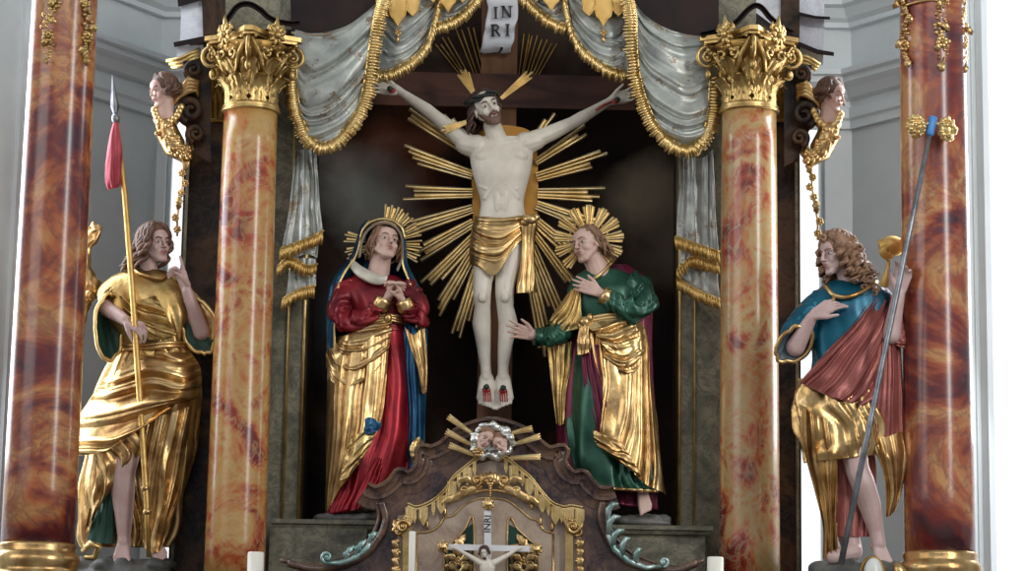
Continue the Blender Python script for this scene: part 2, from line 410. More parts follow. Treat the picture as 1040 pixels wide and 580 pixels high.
M['white_cloth'] = simple('silvered_white_cloth', (.52, .48, .38), (.74, .70, .60), 9, .4, .25, .2)
M['paper'] = simple('painted_scroll', (.62, .62, .64), (.72, .72, .74), 9, .6, bmp=.05)
M['ink'] = simple('black_lettering', (.015, .012, .012), None, 5, .6, bmp=0)
M['blue_tape'] = simple('blue_wrap', (.04, .20, .55), (.08, .30, .68), 9, .5)
M['steel'] = simple('grey_iron', (.14, .15, .16), (.30, .31, .33), 14, .35, .7, .2)
M['candle'] = simple('ivory_wax', (.82, .80, .68), (.86, .84, .74), 5, .45, bmp=0)
M['flag'] = simple('red_flag_paint', (.32, .035, .055), (.50, .08, .10), 8, .45, .3, .2)
M['teal_scroll'] = simple('silvered_green_scroll', (.14, .28, .25), (.48, .60, .56), 14, .3, .6, .3)
M['rock'] = simple('painted_rock', (.05, .055, .05), (.15, .145, .13), 6, .6, 0, .6)
M['pearl'] = simple('pearly_white_glaze', (.66, .68, .62), (.78, .80, .76), 5, .25, 0, 0)
M['white_wood'] = simple('white_painted_wood', (.66, .66, .66), (.74, .74, .74), 6, .4, 0, .05)
# silvered curtain with gilt sprigs
def curtain_mat():
    m, nt, b = nodes('silver_damask')
    f = tex_noise(nt, 8, 4)
    base = ramp(nt, f, [(.3, (.25, .27, .25)), (.65, (.50, .52, .47))])
    sp = tex_noise(nt, 42, 5, 1.2, .7); big = tex_noise(nt, 11, 1, 0, .4, off=(3, 3, 3))
    mul = nt.nodes.new('ShaderNodeMath'); mul.operation = 'MULTIPLY'; nt.links.new(sp, mul.inputs[0]); nt.links.new(big, mul.inputs[1])
    mk = ramp(nt, mul.outputs[0], [(.318, (0, 0, 0)), (.345, (.85, .85, .85))])
    nt.links.new(mix(nt, mk, base, (.22, .14, .065)), b.inputs['Base Color'])
    b.inputs['Metallic'].default_value = .3; b.inputs['Roughness'].default_value = .38
    bump(nt, b, tex_noise(nt, 30, 3), .2, .006); return m
M['curtain'] = curtain_mat()
def painting_mat():
    m, nt, b = nodes('dark_cloud_painting')
    f = tex_noise(nt, 1.3, 6, .5, .55, off=(1.7, 0, 3.1)); base = ramp(nt, f, [(.35, (.010, .007, .007)), (.52, (.026, .015, .011)), (.62, (.050, .034, .024)), (.72, (.030, .024, .026))])
    tc = nt.nodes.new('ShaderNodeTexCoord')
    n2 = nt.nodes.new('ShaderNodeTexNoise'); n2.inputs['Scale'].default_value = 2.5; n2.inputs['Detail'].default_value = 5
    nt.links.new(tc.outputs['Object'], n2.inputs['Vector'])
    for (px, py, r, col, a) in ((405, 165, .42, (.20, .065, .03), 1), (368, 200, .40, (.20, .20, .18), 1), (455, 110, .3, (.08, .03, .02), .8), (652, 200, .28, (.26, .21, .14), 1), (685, 245, .3, (.13, .10, .07), .9), (350, 330, .35, (.05, .055, .06), .8)):
        q = P(px, py, .75) - PAINT_BASE
        d = nt.nodes.new('ShaderNodeVectorMath'); d.operation = 'DISTANCE'; nt.links.new(tc.outputs['Object'], d.inputs[0]); d.inputs[1].default_value = q
        ad = nt.nodes.new('ShaderNodeMath'); ad.operation = 'MULTIPLY_ADD'; nt.links.new(n2.outputs['Fac'], ad.inputs[0]); ad.inputs[1].default_value = -.9 * r * 2; nt.links.new(d.outputs['Value'], ad.inputs[2])
        ad2 = nt.nodes.new('ShaderNodeMath'); ad2.operation = 'ADD'; nt.links.new(ad.outputs[0], ad2.inputs[0]); ad2.inputs[1].default_value = .9 * r
        mk = ramp(nt, ad2.outputs[0], [(.05, (a,) * 3), (r, (0, 0, 0))])
        base = mix(nt, mk, base, col)
    nt.links.new(base, b.inputs['Base Color']); b.inputs['Roughness'].default_value = .75; b.inputs['Specular IOR Level'].default_value = .1; return m
PAINT_BASE = Vector(((P(311, 300, .75).x + P(691, 300, .75).x) / 2, .775, P(520, 640, -.5).z))
M['painting'] = painting_mat()
def pane_mat():
    m = bpy.data.materials.new('daylight_pane'); m.use_nodes = True; nt = m.node_tree; nt.nodes.clear()
    e = nt.nodes.new('ShaderNodeEmission'); e.inputs[0].default_value = (.94, .96, 1, 1); e.inputs[1].default_value = 1.2
    o = nt.nodes.new('ShaderNodeOutputMaterial'); nt.links.new(e.outputs[0], o.inputs[0]); return m
M['pane'] = pane_mat()
# ================================================================ THE ROOM
def struct(name, mb, mat, label=None, smooth=False, parent=None, sharp=None):
    o = mb.build(name, mat, parent, label, smooth, sharp)
    if parent is None: o['kind'] = 'structure'
    return o
CL = Vector((-2.22, 1.75)); CR = Vector((2.10, 1.75))
DL = Vector((-.55, -.835)).normalized(); DR = Vector((.61, -.79)).normalized()
ZT = 7.5
mb = MB().box((-9, -16, -.2), (9, 2.2, 0)); struct('floor', mb, M['floor'])
mb = MB().box((-9, -3, ZT), (9, 2.2, ZT + .1)); struct('ceiling', mb, M['wall'])
def wallseg(mb, a, b, z0, z1, th=.14):
    d = (b - a).normalized(); n = Vector((-d.y, d.x))
    if n.y < 0: n = -n
    a3 = [Vector((a.x, a.y, z0)), Vector((b.x, b.y, z0)), Vector((b.x, b.y, z1)), Vector((a.x, a.y, z1))]
    mb.prism(a3, Vector((n.x, n.y, 0)) * th)
def xw(px, Y, py=300): return P(px, py, Y).x
# back wall with two tall windows either side of the altar
wl0, wl1 = xw(163, 1.75), xw(197, 1.75); wr0, wr1 = xw(802, 1.75), xw(839, 1.75)
zt_l = P(180, 60, 1.75).z; zb = 1.2
mb = MB()
wallseg(mb, CL, Vector((wl0, 1.75)), 0, ZT); wallseg(mb, Vector((wl1, 1.75)), Vector((wr0, 1.75)), 0, ZT); wallseg(mb, Vector((wr1, 1.75)), CR, 0, ZT)
for a, b in ((wl0, wl1), (wr0, wr1)):
    wallseg(mb, Vector((a, 1.75)), Vector((b, 1.75)), 0, zb); wallseg(mb, Vector((a, 1.75)), Vector((b, 1.75)), zt_l, ZT)
struct('wall_back', mb, M['wall'])
def side_wall(name, c, d, s0, s1, s_end):
    mb = MB(); wallseg(mb, c, c + d * s0, 0, ZT); wallseg(mb, c + d * s1, c + d * s_end, 0, ZT)
    wallseg(mb, c + d * s0, c + d * s1, 0, 1.2); wallseg(mb, c + d * s0, c + d * s1, 7.3, ZT)
    struct(name, mb, M['wall'])
side_wall('wall_left', CL, DL, 1.45, 2.7, 4.2)
side_wall('wall_right', CR, DR, .985, 2.4, 4.2)
def window(name, a, b, z0, z1, nbar=3):
    """a,b plan points; frame with mullion and glazing bars, pane behind"""
    d = (b - a).normalized(); n = Vector((-d.y, d.x));
    if n.y < 0: n = -n
    fr = MB(); L = (b - a).length; w_ = min(.05, L * .14)
    def bar(s0, s1, y0, y1):
        p = a + d * s0; q = a + d * s1
        fr.prism([Vector((p.x, p.y, y0)), Vector((q.x, q.y, y0)), Vector((q.x, q.y, y1)), Vector((p.x, p.y, y1))], Vector((n.x, n.y, 0)) * .05)
    bar(0, w_, z0, z1); bar(L - w_, L, z0, z1); bar(0, L, z0, z0 + w_); bar(0, L, z1 - w_, z1)
    if L > .6: bar(L * .66 - w_ / 2, L * .66 + w_ / 2, z0, z1)
    o = struct(name, fr, M['trimw'])
    pn = MB(); e = n * .06
    pn.prism([Vector((a.x + e.x, a.y + e.y, z0)), Vector((b.x + e.x, b.y + e.y, z0)), Vector((b.x + e.x, b.y + e.y, z1)), Vector((a.x + e.x, a.y + e.y, z1))], Vector((n.x, n.y, 0)) * .01)
    pn.build('pane', M['pane'], o, smooth=False)
window('window_1', Vector((wl0, 1.8)), Vector((wl1, 1.8)), zb, zt_l)
window('window_2', Vector((wr0, 1.8)), Vector((wr1, 1.8)), zb, zt_l)
window('window_3', CR + DR * .985 + Vector((.03, .02)), CR + DR * 2.4 + Vector((.03, .02)), 1.2, 7.3)
window('window_4', CL + DL * 1.45 + Vector((-.03, .02)), CL + DL * 2.7 + Vector((-.03, .02)), 1.2, 7.3)
# window surrounds in the slanting walls (raised plaster strips)
def strip(name, c, d, s0, s1, z0, z1, out):
    mb = MB(); a = c + d * s0; b = c + d * s1; n = Vector((d.y, -d.x))
    if n.y > 0: n = -n
    mb.prism([Vector((a.x, a.y, z0)), Vector((b.x, b.y, z0)), Vector((b.x, b.y, z1)), Vector((a.x, a.y, z1))], Vector((n.x, n.y, 0)) * out)
    struct(name, mb, M['trimw'])
strip('trim_1', CR, DR, .94, .975, .3, 7.2, .03)
strip('trim_2', CL, DL, 1.18, 1.22, .3, 7.2, .03)
# cornice mouldings running round the choir walls
def cornice(name, prof):
    A = CL + DL * 1.16; B = CL; C_ = CR; D = CR + DR * .93
    def nrm(d): n = Vector((d.y, -d.x)); return -n if n.y > 0 else n
    nl, nb, nr = nrm(DL), Vector((0, -1)), nrm(DR)
    def mit(a, b): s = (a + b); return s / (1 + a.dot(b))
    rows = []
    for pt, nn in ((A, nl), (B, mit(nl, nb)), (C_, mit(nb, nr)), (D, nr)):
        rows.append([Vector((pt.x + nn.x * o, pt.y + nn.y * o, z)) for o, z in prof])
    mb = MB().grid(rows, cu=True, cap=True); struct(name, mb, M['trimw'])
def zz(py): return P(865, py, 1.75).z
cornice('trim_3', [(-.02, zz(132)), (.03, zz(132)), (.03, zz(124)), (.05, zz(122)), (.05, zz(112)), (.02, zz(110)), (.02, zz(104)), (.06, zz(102)), (.10, zz(94)), (.15, zz(90)), (.15, zz(84)), (.18, zz(83)), (.18, zz(78)), (-.02, zz(74))])
cornice('trim_4', [(-.02, zz(30)), (.04, zz(30)), (.04, zz(25)), (.08, zz(22)), (.12, zz(14)), (.16, zz(12)), (.16, zz(6)), (-.02, zz(2))])
# ================================================================ THE ALTAR STRUCTURE
# dark painted backdrop
ZP = P(520, 640, -.5).z
CB = Ctx(.75)
def wbox(mb, px0, px1, py0, py1, Yf, Yb, ref=300):
    x0, x1 = P(px0, ref, Yf).x, P(px1, ref, Yf).x
    mb.box((x0, Yf, ZP if py1 >= 640 else P(520, py1, Yf).z), (x1, Yb, P(520, py0, Yf).z))
mb = MB(); wbox(mb, 311, 691, -60, 640, .75, .80)
o = mb.build('painted_backdrop', M['painting'], smooth=False)
setp(o, 'very dark painted panel of brown storm clouds behind the cross', 'painting')
PB = BASE[o.name]
# shared altar table and plinth under everything (below the frame, carries the columns)
ZP = P(520, 640, -.5).z
mb = MB(); mb.box((-2.3, -.55, 0), (2.3, 1.1, ZP)); mb.box((-2.75, -1.35, 0), (2.75, -.55, ZP))
o = mb.build('altar_plinth', M['marble_dark'], smooth=False); setp(o, 'dark marbled stone base of the altar running under the columns', 'altar base')
# niche surround: dark marbled walls left and right, each with a projecting pier
def altar_wing(side):
    L = side < 0
    Y = .22
    a, b = (182, 312) if L else (690, 813)
    lab = 'tall dark marbled altar wall behind the %s coral column' % ('left' if L else 'right')
    base = P((a + b) / 2, 630, .4); base.z = P(520, 640, -.5).z
    t = thing('altar_wing', lab, 'altar wall', base)
    mb = MB(); wbox(mb, a, b, -40, 640, Y, 1.1); mb.build('wall_panel', M['marble_dark'], t, smooth=False)
    mb = MB(); ap, bp = (182, 226) if L else (786, 813)
    wbox(mb, ap, bp, 70, 640, .06, Y + .01); mb.build('pier', M['marble_dark'], t, smooth=False)
    # lighter grey green pilaster framing the niche, with gilded strips
    mb = MB(); ap, bp = (270, 313) if L else (688, 738)
    wbox(mb, ap, bp, -40, 640, .12, Y + .01); mb.build('pilaster', M['marble_green'], t, smooth=False)
    for i, (s0, s1) in enumerate(((292, 295.5), (308, 313)) if L else ((688, 692.5), (704, 707))):
        mb = MB(); x0, x1 = xw(s0, .1), xw(s1, .1)
        z0 = P(s0, 532 if L else 536, .1).z; z1 = P(s0, 90, .1).z
        rows = [[Vector((x0 + (x1 - x0) * u, .12 - .022 * math.sin(PI * u), z)) for u in (0, .2, .4, .6, .8, 1)] + [Vector((x1, .13, z)), Vector((x0, .13, z))] for z in (z0, z1)]
        mb.grid(rows, cu=True, cap=True); mb.build('gilt_strip', M['gold_pale'], t)
    if True:
        mb = MB(); s0, s1 = (184, 187) if L else (808, 811)
        wbox(mb, s0, s1, 160, 640, .04, .07); mb.build('edge_strip', M['marble_green'], t, smooth=False)
    # gilded pilaster capital half hidden behind the column
    mb = MB(); cx = 216 if L else 800; C = Ctx(0.04)
    for i in range(6):
        x = cx - 14 + i * 5.4
        leaf(mb, C, [(x, 121), (x + .5, 105), (x - 1, 92), (x - 3, 86)], 4, 0, 3)
        leaf(mb, C, [(x + 2, 95), (x + 3, 82), (x + 1, 70), (x - 2, 66)], 4, -3, 3)
    mb.slab([(cx - 18, 124), (cx + 17, 124), (cx + 17, 120), (cx - 18, 120)], C.Q, -2, 3)
    mb.slab([(cx - 22, 66), (cx + 20, 66), (cx + 18, 58), (cx - 20, 58)], C.Q, -6, 3)
    mb.build('pilaster_capital', M['gold_dark'], t)
altar_wing(-1); altar_wing(1)
# upper entablature blocks
def entab(side):
    L = side < 0
    base = P(200 if L else 812, 66, .1)
    t = thing('entablature', 'stepped marbled cornice block with painted pale window reflections above the %s cherub head' % ('left' if L else 'right'), 'cornice', base)
    C = Ctx(.05)
    if L:
        mb = MB(); mb.slab([(185, -30), (232, -30), (232, 40), (183, 42)], C.Q, 0, 22); mb.slab([(180, 47), (232, 44), (232, 64), (179, 64)], C.Q, 2, 22)
        mb.build('frieze', M['marble_sheen'], t, smooth=False)
        mb = MB(); mb.slab([(176, 43), (205, 37), (234, 36), (234, 41), (205, 43), (177, 48)], C.Q, -10, 22)
        mb.slab([(180, -2), (206, -8), (206, 0), (181, 7)], C.Q, -10, 22)
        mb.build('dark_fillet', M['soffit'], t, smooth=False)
        mb = MB(); mb.slab([(204, -30), (230, -30), (230, 60), (207, 60)], C.Q, -4, 20); mb.build('dark_block', M['marble_dark'], t, smooth=False)
        g = MB()
        for i, (dy, o_) in enumerate(((0, 0), (3.5, 3), (7, 5))):
            g.tube([C.Q(169 + o_, 62 + dy * .9, -10), C.Q(182 + o_, 60 + dy, -12), C.Q(194, 54 + dy, -12), C.Q(203, 50 + dy, -8)], 2.3 * C.k, 8)
        g.build('gilt_cornice', M['gold_pale'], t)
    else:
        mb = MB(); mb.slab([(765, -30), (794, -30), (794, 66), (768, 66)], C.Q, 0, 22); mb.slab([(810, -30), (838, -30), (836, 66), (810, 66)], C.Q, 4, 22)
        mb.build('frieze', M['marble_sheen'], t, smooth=False)
        mb = MB(); mb.slab([(793, -30), (812, -30), (812, 70), (793, 70)], C.Q, -4, 22)
        mb.build('dark_block', M['marble_dark'], t, smooth=False)
        mb = MB(); mb.slab([(811, 12), (828, 16), (843, 17), (843, 20), (828, 19), (811, 16)], C.Q, -12, 22)
        mb.slab([(811, 42), (830, 50), (847, 53), (847, 57), (830, 55), (811, 47)], C.Q, -12, 22)
        mb.slab([(764, 10), (780, 22), (796, 34), (796, 38), (780, 27), (764, 15)], C.Q, -12, 22)
        mb.build('dark_fillet', M['soffit'], t, smooth=False)
        g = MB()
        for i in range(3):
            g.tube([C.Q(810, 56 + i * 3.6, -8), C.Q(820, 58 + i * 3.6, -12), C.Q(833 - i * 2, 66 + i * 2.6, -12)], 2.2 * C.k, 8)
        g.build('gilt_cornice', M['gold_pale'], t)
entab(-1); entab(1)
# green marbled blocks over the inner capitals
for L in (True, False):
    C = Ctx(-.12); mb = MB()
    if L: mb.slab([(229, -30), (300, -30), (300, 30), (229, 30)], C.Q, 0, 45)
    else: mb.slab([(724, -30), (768, -30), (768, 34), (724, 34)], C.Q, 0, 45)
    o = mb.build('impost_block', M['marble_green'], smooth=False)
    setp(o, 'grey green marbled block resting on the %s gilded capital' % ('left' if L else 'right'), 'stone block')
    C = Ctx(-.35); mb = MB()
    if L: pa = [(228, 28), (236, 18), (243, 9), (252, 7), (262, 12), (271, 20), (282, 25), (296, 27), (305, 26)]
    else: pa = [(721, 38), (740, 37), (757, 33), (770, 22), (774, 12), (768, 8), (776, 14), (790, 30), (803, 38)]
    if not L: pa = [(712, 38), (730, 34), (748, 26), (762, 12), (770, 9), (780, 20), (792, 30), (804, 36)]
    molding(mb, C, smooth_path(pa, 40), [(0, -14), (0, 8), (2, 9), (3.2, 6), (5, 10), (6, 10), (6, -14)])
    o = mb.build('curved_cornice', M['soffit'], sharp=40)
    setp(o, 'dark curved cornice moulding above the %s gilded capital' % ('left' if L else 'right'), 'moulding')
# dark swelling canopy soffits above the curtains
for L in (True, False):
    C = Ctx(-.18); t = thing('canopy_soffit', 'dark curved canopy edge above the %s silver curtain' % ('left' if L else 'right'), 'canopy', P(345 if L else 690, 30, 0))
    if L: out = [(294, -30), (296, 33), (318, 35), (340, 33), (358, 26), (374, 15), (386, 4), (392, -4), (400, -30)]
    else: out = [(624, -30), (632, -4), (640, 6), (655, 21), (672, 30), (690, 36), (708, 38), (730, 38), (730, -30)]
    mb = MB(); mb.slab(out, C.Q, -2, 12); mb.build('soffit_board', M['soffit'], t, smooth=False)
    mb = MB(); e = out[1:-1]
    molding(mb, C, smooth_path(e, 40), [(-1.5, -2), (-1.5, 6), (0, 7), (1.2, 5), (1.2, -2)]); mb.build('soffit_edge', simple('pale_edge_line', (.30, .22, .17), (.42, .33, .25), 9, .3) if 'pe' not in M else M['pe'], t)
# ---------------------------------------------------------------- columns
def acanthus3(mb, cx, cy, ang, r0, z0, h, w, curl, k=7):
    """leaf standing against a bell: world metres"""
    er = Vector((math.cos(ang), math.sin(ang), 0)); et = Vector((-math.sin(ang), math.cos(ang), 0)); rows = []
    n = 10
    for i in range(n + 1):
        t = i / n
        out = r0 + curl * max(0, t - .45) ** 1.6 * 2.4; z = z0 + h * (t if t < .85 else .85 + .15 * math.sin((t - .85) / .15 * PI * .9) * .6 - (t - .85) * .5)
        ww = w * (1 - .15 * t) * (1 if t < .7 else max(.12, math.cos((t - .7) / .3 * PI / 2 * .93))) * (1 + .22 * math.sin(t * 2 * PI * 4))
        rows.append([Vector((cx, cy, 0)) + er * (out + (.010 if abs(s_) < .1 else (.0 if abs(s_) > .9 else -.006)) + .012) + et * ww * s_ + Vector((0, 0, z)) for s_ in (-1, -.6, -.3, 0, .3, .6, 1)])
    B = [[p - er * .012 for p in r] for r in rows]
    mb.grid([r + b[::-1] for r, b in zip(rows, B)], cu=True, cap=True)
def volute3(mb, cx, cy, ang, R, z, r, w, turns=1.6, start_r=None, flip=1):
    """spiral in the vertical radial plane; outer rim reaches radius R from axis"""
    er = Vector((math.cos(ang), math.sin(ang), 0)); c = Vector((cx, cy, 0)) + er * (R - r) + Vector((0, 0, z)); pts = []; rad = []
    # stem rising from the bell
    if start_r is not None:
        s0 = Vector((cx, cy, 0)) + er * start_r + Vector((0, 0, z - r * 2.6)); s1 = Vector((cx, cy, 0)) + er * (start_r + .02) + Vector((0, 0, z - r * .3))
        for i in range(4): pts.append(s0.lerp(s1, i / 4)); rad.append(w * (.5 + .12 * i))
    n = int(26 * turns)
    for i in range(n + 1):
        t = i / n; a = PI * .85 - 2 * PI * turns * t; rr = r * (1 - .82 * t)
        pts.append(c + er * rr * math.cos(a) + Vector((0, 0, rr * math.sin(a)))); rad.append(w * (1 - .35 * t))
    mb.tube(pts, rad, seg=8); mb.ell(c, w * 1.25, seg=10, rings=6)
def rosette3(mb, c, er, r, n=7):
    er = er.normalized(); a_ = er.orthogonal().normalized(); b_ = er.cross(a_)
    for i in range(n):
        an = 2 * PI * i / n; d = a_ * math.cos(an) + b_ * math.sin(an)
        Mx = Matrix((d, er.cross(d), er)).transposed()
        mb.ell(c + d * r * .62 + er * r * .1, (r * .45, r * .24, r * .2), Mx, 8, 5)
    mb.ell(c + er * r * .25, r * .34, seg=8, rings=6)
def capital(col, cx, cy, z0, r, h, mg, rot=0.0, seed=0):
    rnd = random.Random(seed)
    cap = MB()
    cap.lathe([(r * .82, z0 - .005), (r * .80, z0 + h * .3), (r * .84, z0 + h * .55), (r * 1.0, z0 + h * .72), (r * 1.38, z0 + h * .82), (r * 1.3, z0 + h * .84), (r * .5, z0 + h * .86)], (cx, cy), 32)
    c = cap.build('capital', M['gold_dark'], col)  # bell gilding darker than the leaves: shade in their crevices put into colour
    for j in range(8):
        a = rot + j * PI / 4 + PI / 8; mb = MB(); acanthus3(mb, cx, cy, a, r * .88, z0, h * .42, r * .34, .09); mb.build('acanthus_leaf', mg, c)
        a = rot + j * PI / 4; mb = MB(); acanthus3(mb, cx, cy, a, r * .86, z0 + h * .12, h * .54, r * .33, .11); mb.build('acanthus_leaf', mg, c)
    R = r * 1.95
    for j in range(4):
        a = rot + j * PI / 2; mb = MB()
        volute3(mb, cx, cy, a, R * 1.02, z0 + h * .69, r * .48, r * .085, 1.9, r * .98)
        er = Vector((math.cos(a), math.sin(a), 0))
        for s_ in (-1, 1):
            et = Vector((-math.sin(a), math.cos(a), 0)) * s_
            mb.tube([Vector((cx, cy, z0 + h * .40)) + er * r * .9 + et * r * .5, Vector((cx, cy, z0 + h * .62)) + er * r * 1.2 + et * r * .42, Vector((cx, cy, z0 + h * .84)) + er * r * 1.55 + et * r * .12], [r * .10, r * .09, r * .06], 7)
        mb.ell(Vector((cx, cy, z0 + h * .46)) + er * r * 1.5, (r * .14, r * .14, r * .2), None, 8, 6)
        mb.build('volute', mg, c)
        a2 = a + PI / 4; er = Vector((math.cos(a2), math.sin(a2), 0)); et = Vector((-math.sin(a2), math.cos(a2), 0)); mb = MB()
        q = Vector((cx, cy, z0 + h * .92)) + er * r * 1.36
        rosette3(mb, q, er + Vector((0, 0, -.15)), r * .40, 9)
        for s_ in (-1, 1):     # small inner scrolls and a spray rising over the abacus
            pts = []
            for i in range(20):
                t = i / 19; an = -PI / 2 + s_ * 0 + t * PI * 2.2; rr = r * .23 * (1 - .7 * t)
                pts.append(Vector((cx, cy, z0 + h * .66)) + er * (r * 1.22) + et * s_ * (r * .30 + rr * math.cos(an)) + Vector((0, 0, rr * math.sin(an))))
            mb.tube(pts, [r * .07] * 20, 6)
            mb.tube([q + et * s_ * r * .15, q + et * s_ * r * .38 + Vector((0, 0, r * .22)), q + et * s_ * r * .30 + Vector((0, 0, r * .45))], [r * .09, r * .08, r * .03], 6)
        mb.tube([q, q + Vector((0, 0, r * .35)), q + er * r * .05 + Vector((0, 0, r * .72))], [r * .10, r * .13, r * .03], 7)
        for k_ in range(5):
            mb.ell(q + et * r * .14 * (k_ - 2) + Vector((0, 0, r * (.42 - .06 * abs(k_ - 2)))), r * .075, None, 6, 5)
        mb.build('rosette', mg, c)
        # garland from rosette to volute
        mb = MB()
        for s_ in (-1, 1):
            for k_ in range(7):
                t = k_ / 6; a3 = a2 + s_ * t * PI / 4 * .8; rr = r * (1.32 + .35 * t); zc = z0 + h * (.84 - .17 * math.sin(PI * t))
                mb.ell(Vector((cx + rr * math.cos(a3), cy + rr * math.sin(a3), zc)), r * rnd.uniform(.05, .09), None, 6, 5)
        mb.build('garland', mg, c)
    # abacus with concave sides and canted corners
    for zb_, zt_, sc, nm in ((z0 + h * .87, z0 + h * .91, .86, 'abacus'), (z0 + h * .91, z0 + h * .97, .94, 'abacus')):
        poly = []
        for j in range(4):
            a = rot + j * PI / 2; er = Vector((math.cos(a), math.sin(a), 0)); et = Vector((-math.sin(a), math.cos(a), 0))
            poly.append(er * R * sc - et * r * .16); poly.append(er * R * sc + et * r * .16)
            for k_ in range(1, 8):
                t = k_ / 8; nx = rot + (j + 1) * PI / 2
                p1 = er * R * sc + et * r * .16; p2 = Vector((math.cos(nx), math.sin(nx), 0)) * R * sc - Vector((-math.sin(nx), math.cos(nx), 0)) * r * .16
                m_ = p1.lerp(p2, t); poly.append(m_ * (1 - .20 * math.sin(PI * t)))
        mb = MB().prism([Vector((cx, cy, zb_)) + p for p in poly], (0, 0, zt_ - zb_)); mb.build(nm, mg, c, smooth=False)
def column(label, px, py, Y, r0, r1, zring, ztop, mat, inner, mg):
    q = P(px, py, Y); cx, cy = q.x, Y
    t = thing('marble_column', label, 'column', (cx, cy, P(520, 640, -.5).z), 'marbled columns of the altar')
    z0 = zring
    rows = [(r0 + (r1 - r0) * (i / 12) ** 1.3, z0 + (ztop - z0) * i / 12) for i in range(13)]
    MB().lathe(rows, (cx, cy), 64).build('shaft', mat, t)
    k = r0
    MB().lathe([(k * .98, z0 + .02), (k * 1.03, z0 + .015), (k * 1.06, z0), (k * 1.03, z0 - .02), (k * 1.08, z0 - .03), (k * 1.16, z0 - .05), (k * 1.18, z0 - .075), (k * 1.12, z0 - .10), (k * 1.1, z0 - .115), (k * 1.2, z0 - .13), (k * 1.32, z0 - .16), (k * 1.34, z0 - .20), (k * 1.2, z0 - .24)], (cx, cy), 48).build('base_ring', M['gold'], t)
    mb = MB(); zp = z0 - .235; pw = k * (1.2 if inner else 1.42); mb.box((cx - pw, cy - pw, ZP), (cx + pw, cy + pw, zp)); mb.build('pedestal', M['marble_dark'], t, smooth=False)
    if inner:
        MB().lathe([(r1 * .98, ztop - .035), (r1 * 1.08, ztop - .03), (r1 * 1.12, ztop - .02), (r1 * 1.04, ztop - .012), (r1 * 1.10, ztop - .002), (r1 * 1.02, ztop + .01)], (cx, cy), 48).build('necking_ring', mg, t)
        capital(t, cx, cy, ztop, r1, inner, mg, rot=-PI / 2, seed=int(px))
    return t, cx, cy
CIN_L = P(255, 112, -.35).z
column('slimmer coral column on the left with a gilded scrolled capital', 247, 330, -.35, .158, .142, P(238, 592, -.35).z, P(255, 110, -.35).z, M['marble_b'], .40, M['gold_dull'])
column('slimmer coral column on the right with a gilded scrolled capital', 761, 330, -.35, .158, .145, P(762, 592, -.35).z, P(759, 110, -.35).z, M['marble_c'], .40, M['gold_dull'])
def garland_px(mb, C, pts, w, n, seed, d=0):
    rnd = random.Random(seed)
    for i in range(n):
        p = cat_rom(pts, i / (n - 1)); wl = w * (1 - .5 * abs(i / (n - 1) * 2 - 1) ** 3)
        for k in range(3):
            mb.ell(C.Q(p[0] + rnd.uniform(-1, 1) * wl, p[1] + rnd.uniform(-2, 2), d - rnd.uniform(0, 3)), rnd.uniform(1.4, 2.7) * C.k, None, 7, 5)
tl, lx, ly = column('thick brown marbled column at the far left edge with gilded flower drops', 50, 320, -.9, .182, .163, P(37, 556, -.9).z, P(70, -90, -.9).z, M['marble_a'], 0, None)
tr, rx_, ry_ = column('thick russet marbled column at the far right with gilded flower drops', 951, 320, -.9, .176, .163, P(954, 565, -.9).z, P(948, -90, -.9).z, M['marble_d'], 0, None)
def drops(t, cx, lst, mg, r, Y=-.9):
    C = Ctx(Y)
    for (pts, rose, w_, sd) in lst:
        mb = MB()
        def dep(x):   # lie on the curved shaft
            u = (P(x, 60, Y).x - cx) / (r * 1.02); u = max(-1, min(1, u)); return -math.sqrt(max(0, 1 - u * u)) * r / C.k
        d = dep(rose[0]); rnd = random.Random(sd)
        flower(mb, C, rose[0], rose[1], d - 3, 6.5 if w_ > 3 else 4, 7)
        for i in range(22):
            p = cat_rom(pts, i / 21)
            for k in range(3):
                x = p[0] + rnd.uniform(-1, 1) * w_ * (.4 + .6 * math.sin(PI * i / 21)); mb.ell(C.Q(x, p[1] + rnd.uniform(-1.5, 1.5), dep(x) - 1.5), rnd.uniform(1.3, 2.6) * C.k, None, 7, 5)
        for k in range(3):
            p = cat_rom(pts, .15 + .3 * k); sg = 1 if k % 2 else -1
            leaf(mb, C, [(p[0], p[1]), (p[0] + sg * 5, p[1] + 2), (p[0] + sg * 8, p[1] + 7)], 3, dep(p[0]) - 2, 3)
        e = pts[-1]; leaf(mb, C, [(e[0], e[1] - 4), (e[0] + 1, e[1] + 2), (e[0], e[1] + 7)], 3.2, dep(e[0]) - 1, 3)
        mb.build('flower_drop', mg, t)
drops(tl, lx, [([(57, -8), (56, 6), (47, 22), (50, 40), (47, 60)], (49, 37), 7, 1), ([(92, -8), (87, 6), (90, 30), (88, 48), (87, 60)], (89, 38), 4, 2)], M['gold_dull'], .166)
drops(tr, rx_, [([(913, -8), (917, 8), (920, 20), (918, 42), (921, 62)], (918, 46), 4, 3), ([(962, -8), (958, 8), (956, 28), (958, 45), (956, 66)], (957, 42), 7, 4), ([(979, -8), (979, 20), (980, 44), (979, 68)], (979, 46), 2.5, 6)], M['gold'], .166)
mb = MB(); C = Ctx(-.9); mb.tube([C.Q(x, y, -math.sqrt(max(0, 1 - ((x - 948) / 33.5) ** 2)) * 33.5) for x, y in smooth_path([(918, 6), (932, 2), (948, 0), (960, 4)], 16)], 1.4 * C.k, 6); mb.build('gilt_band', M['gold'], tr)
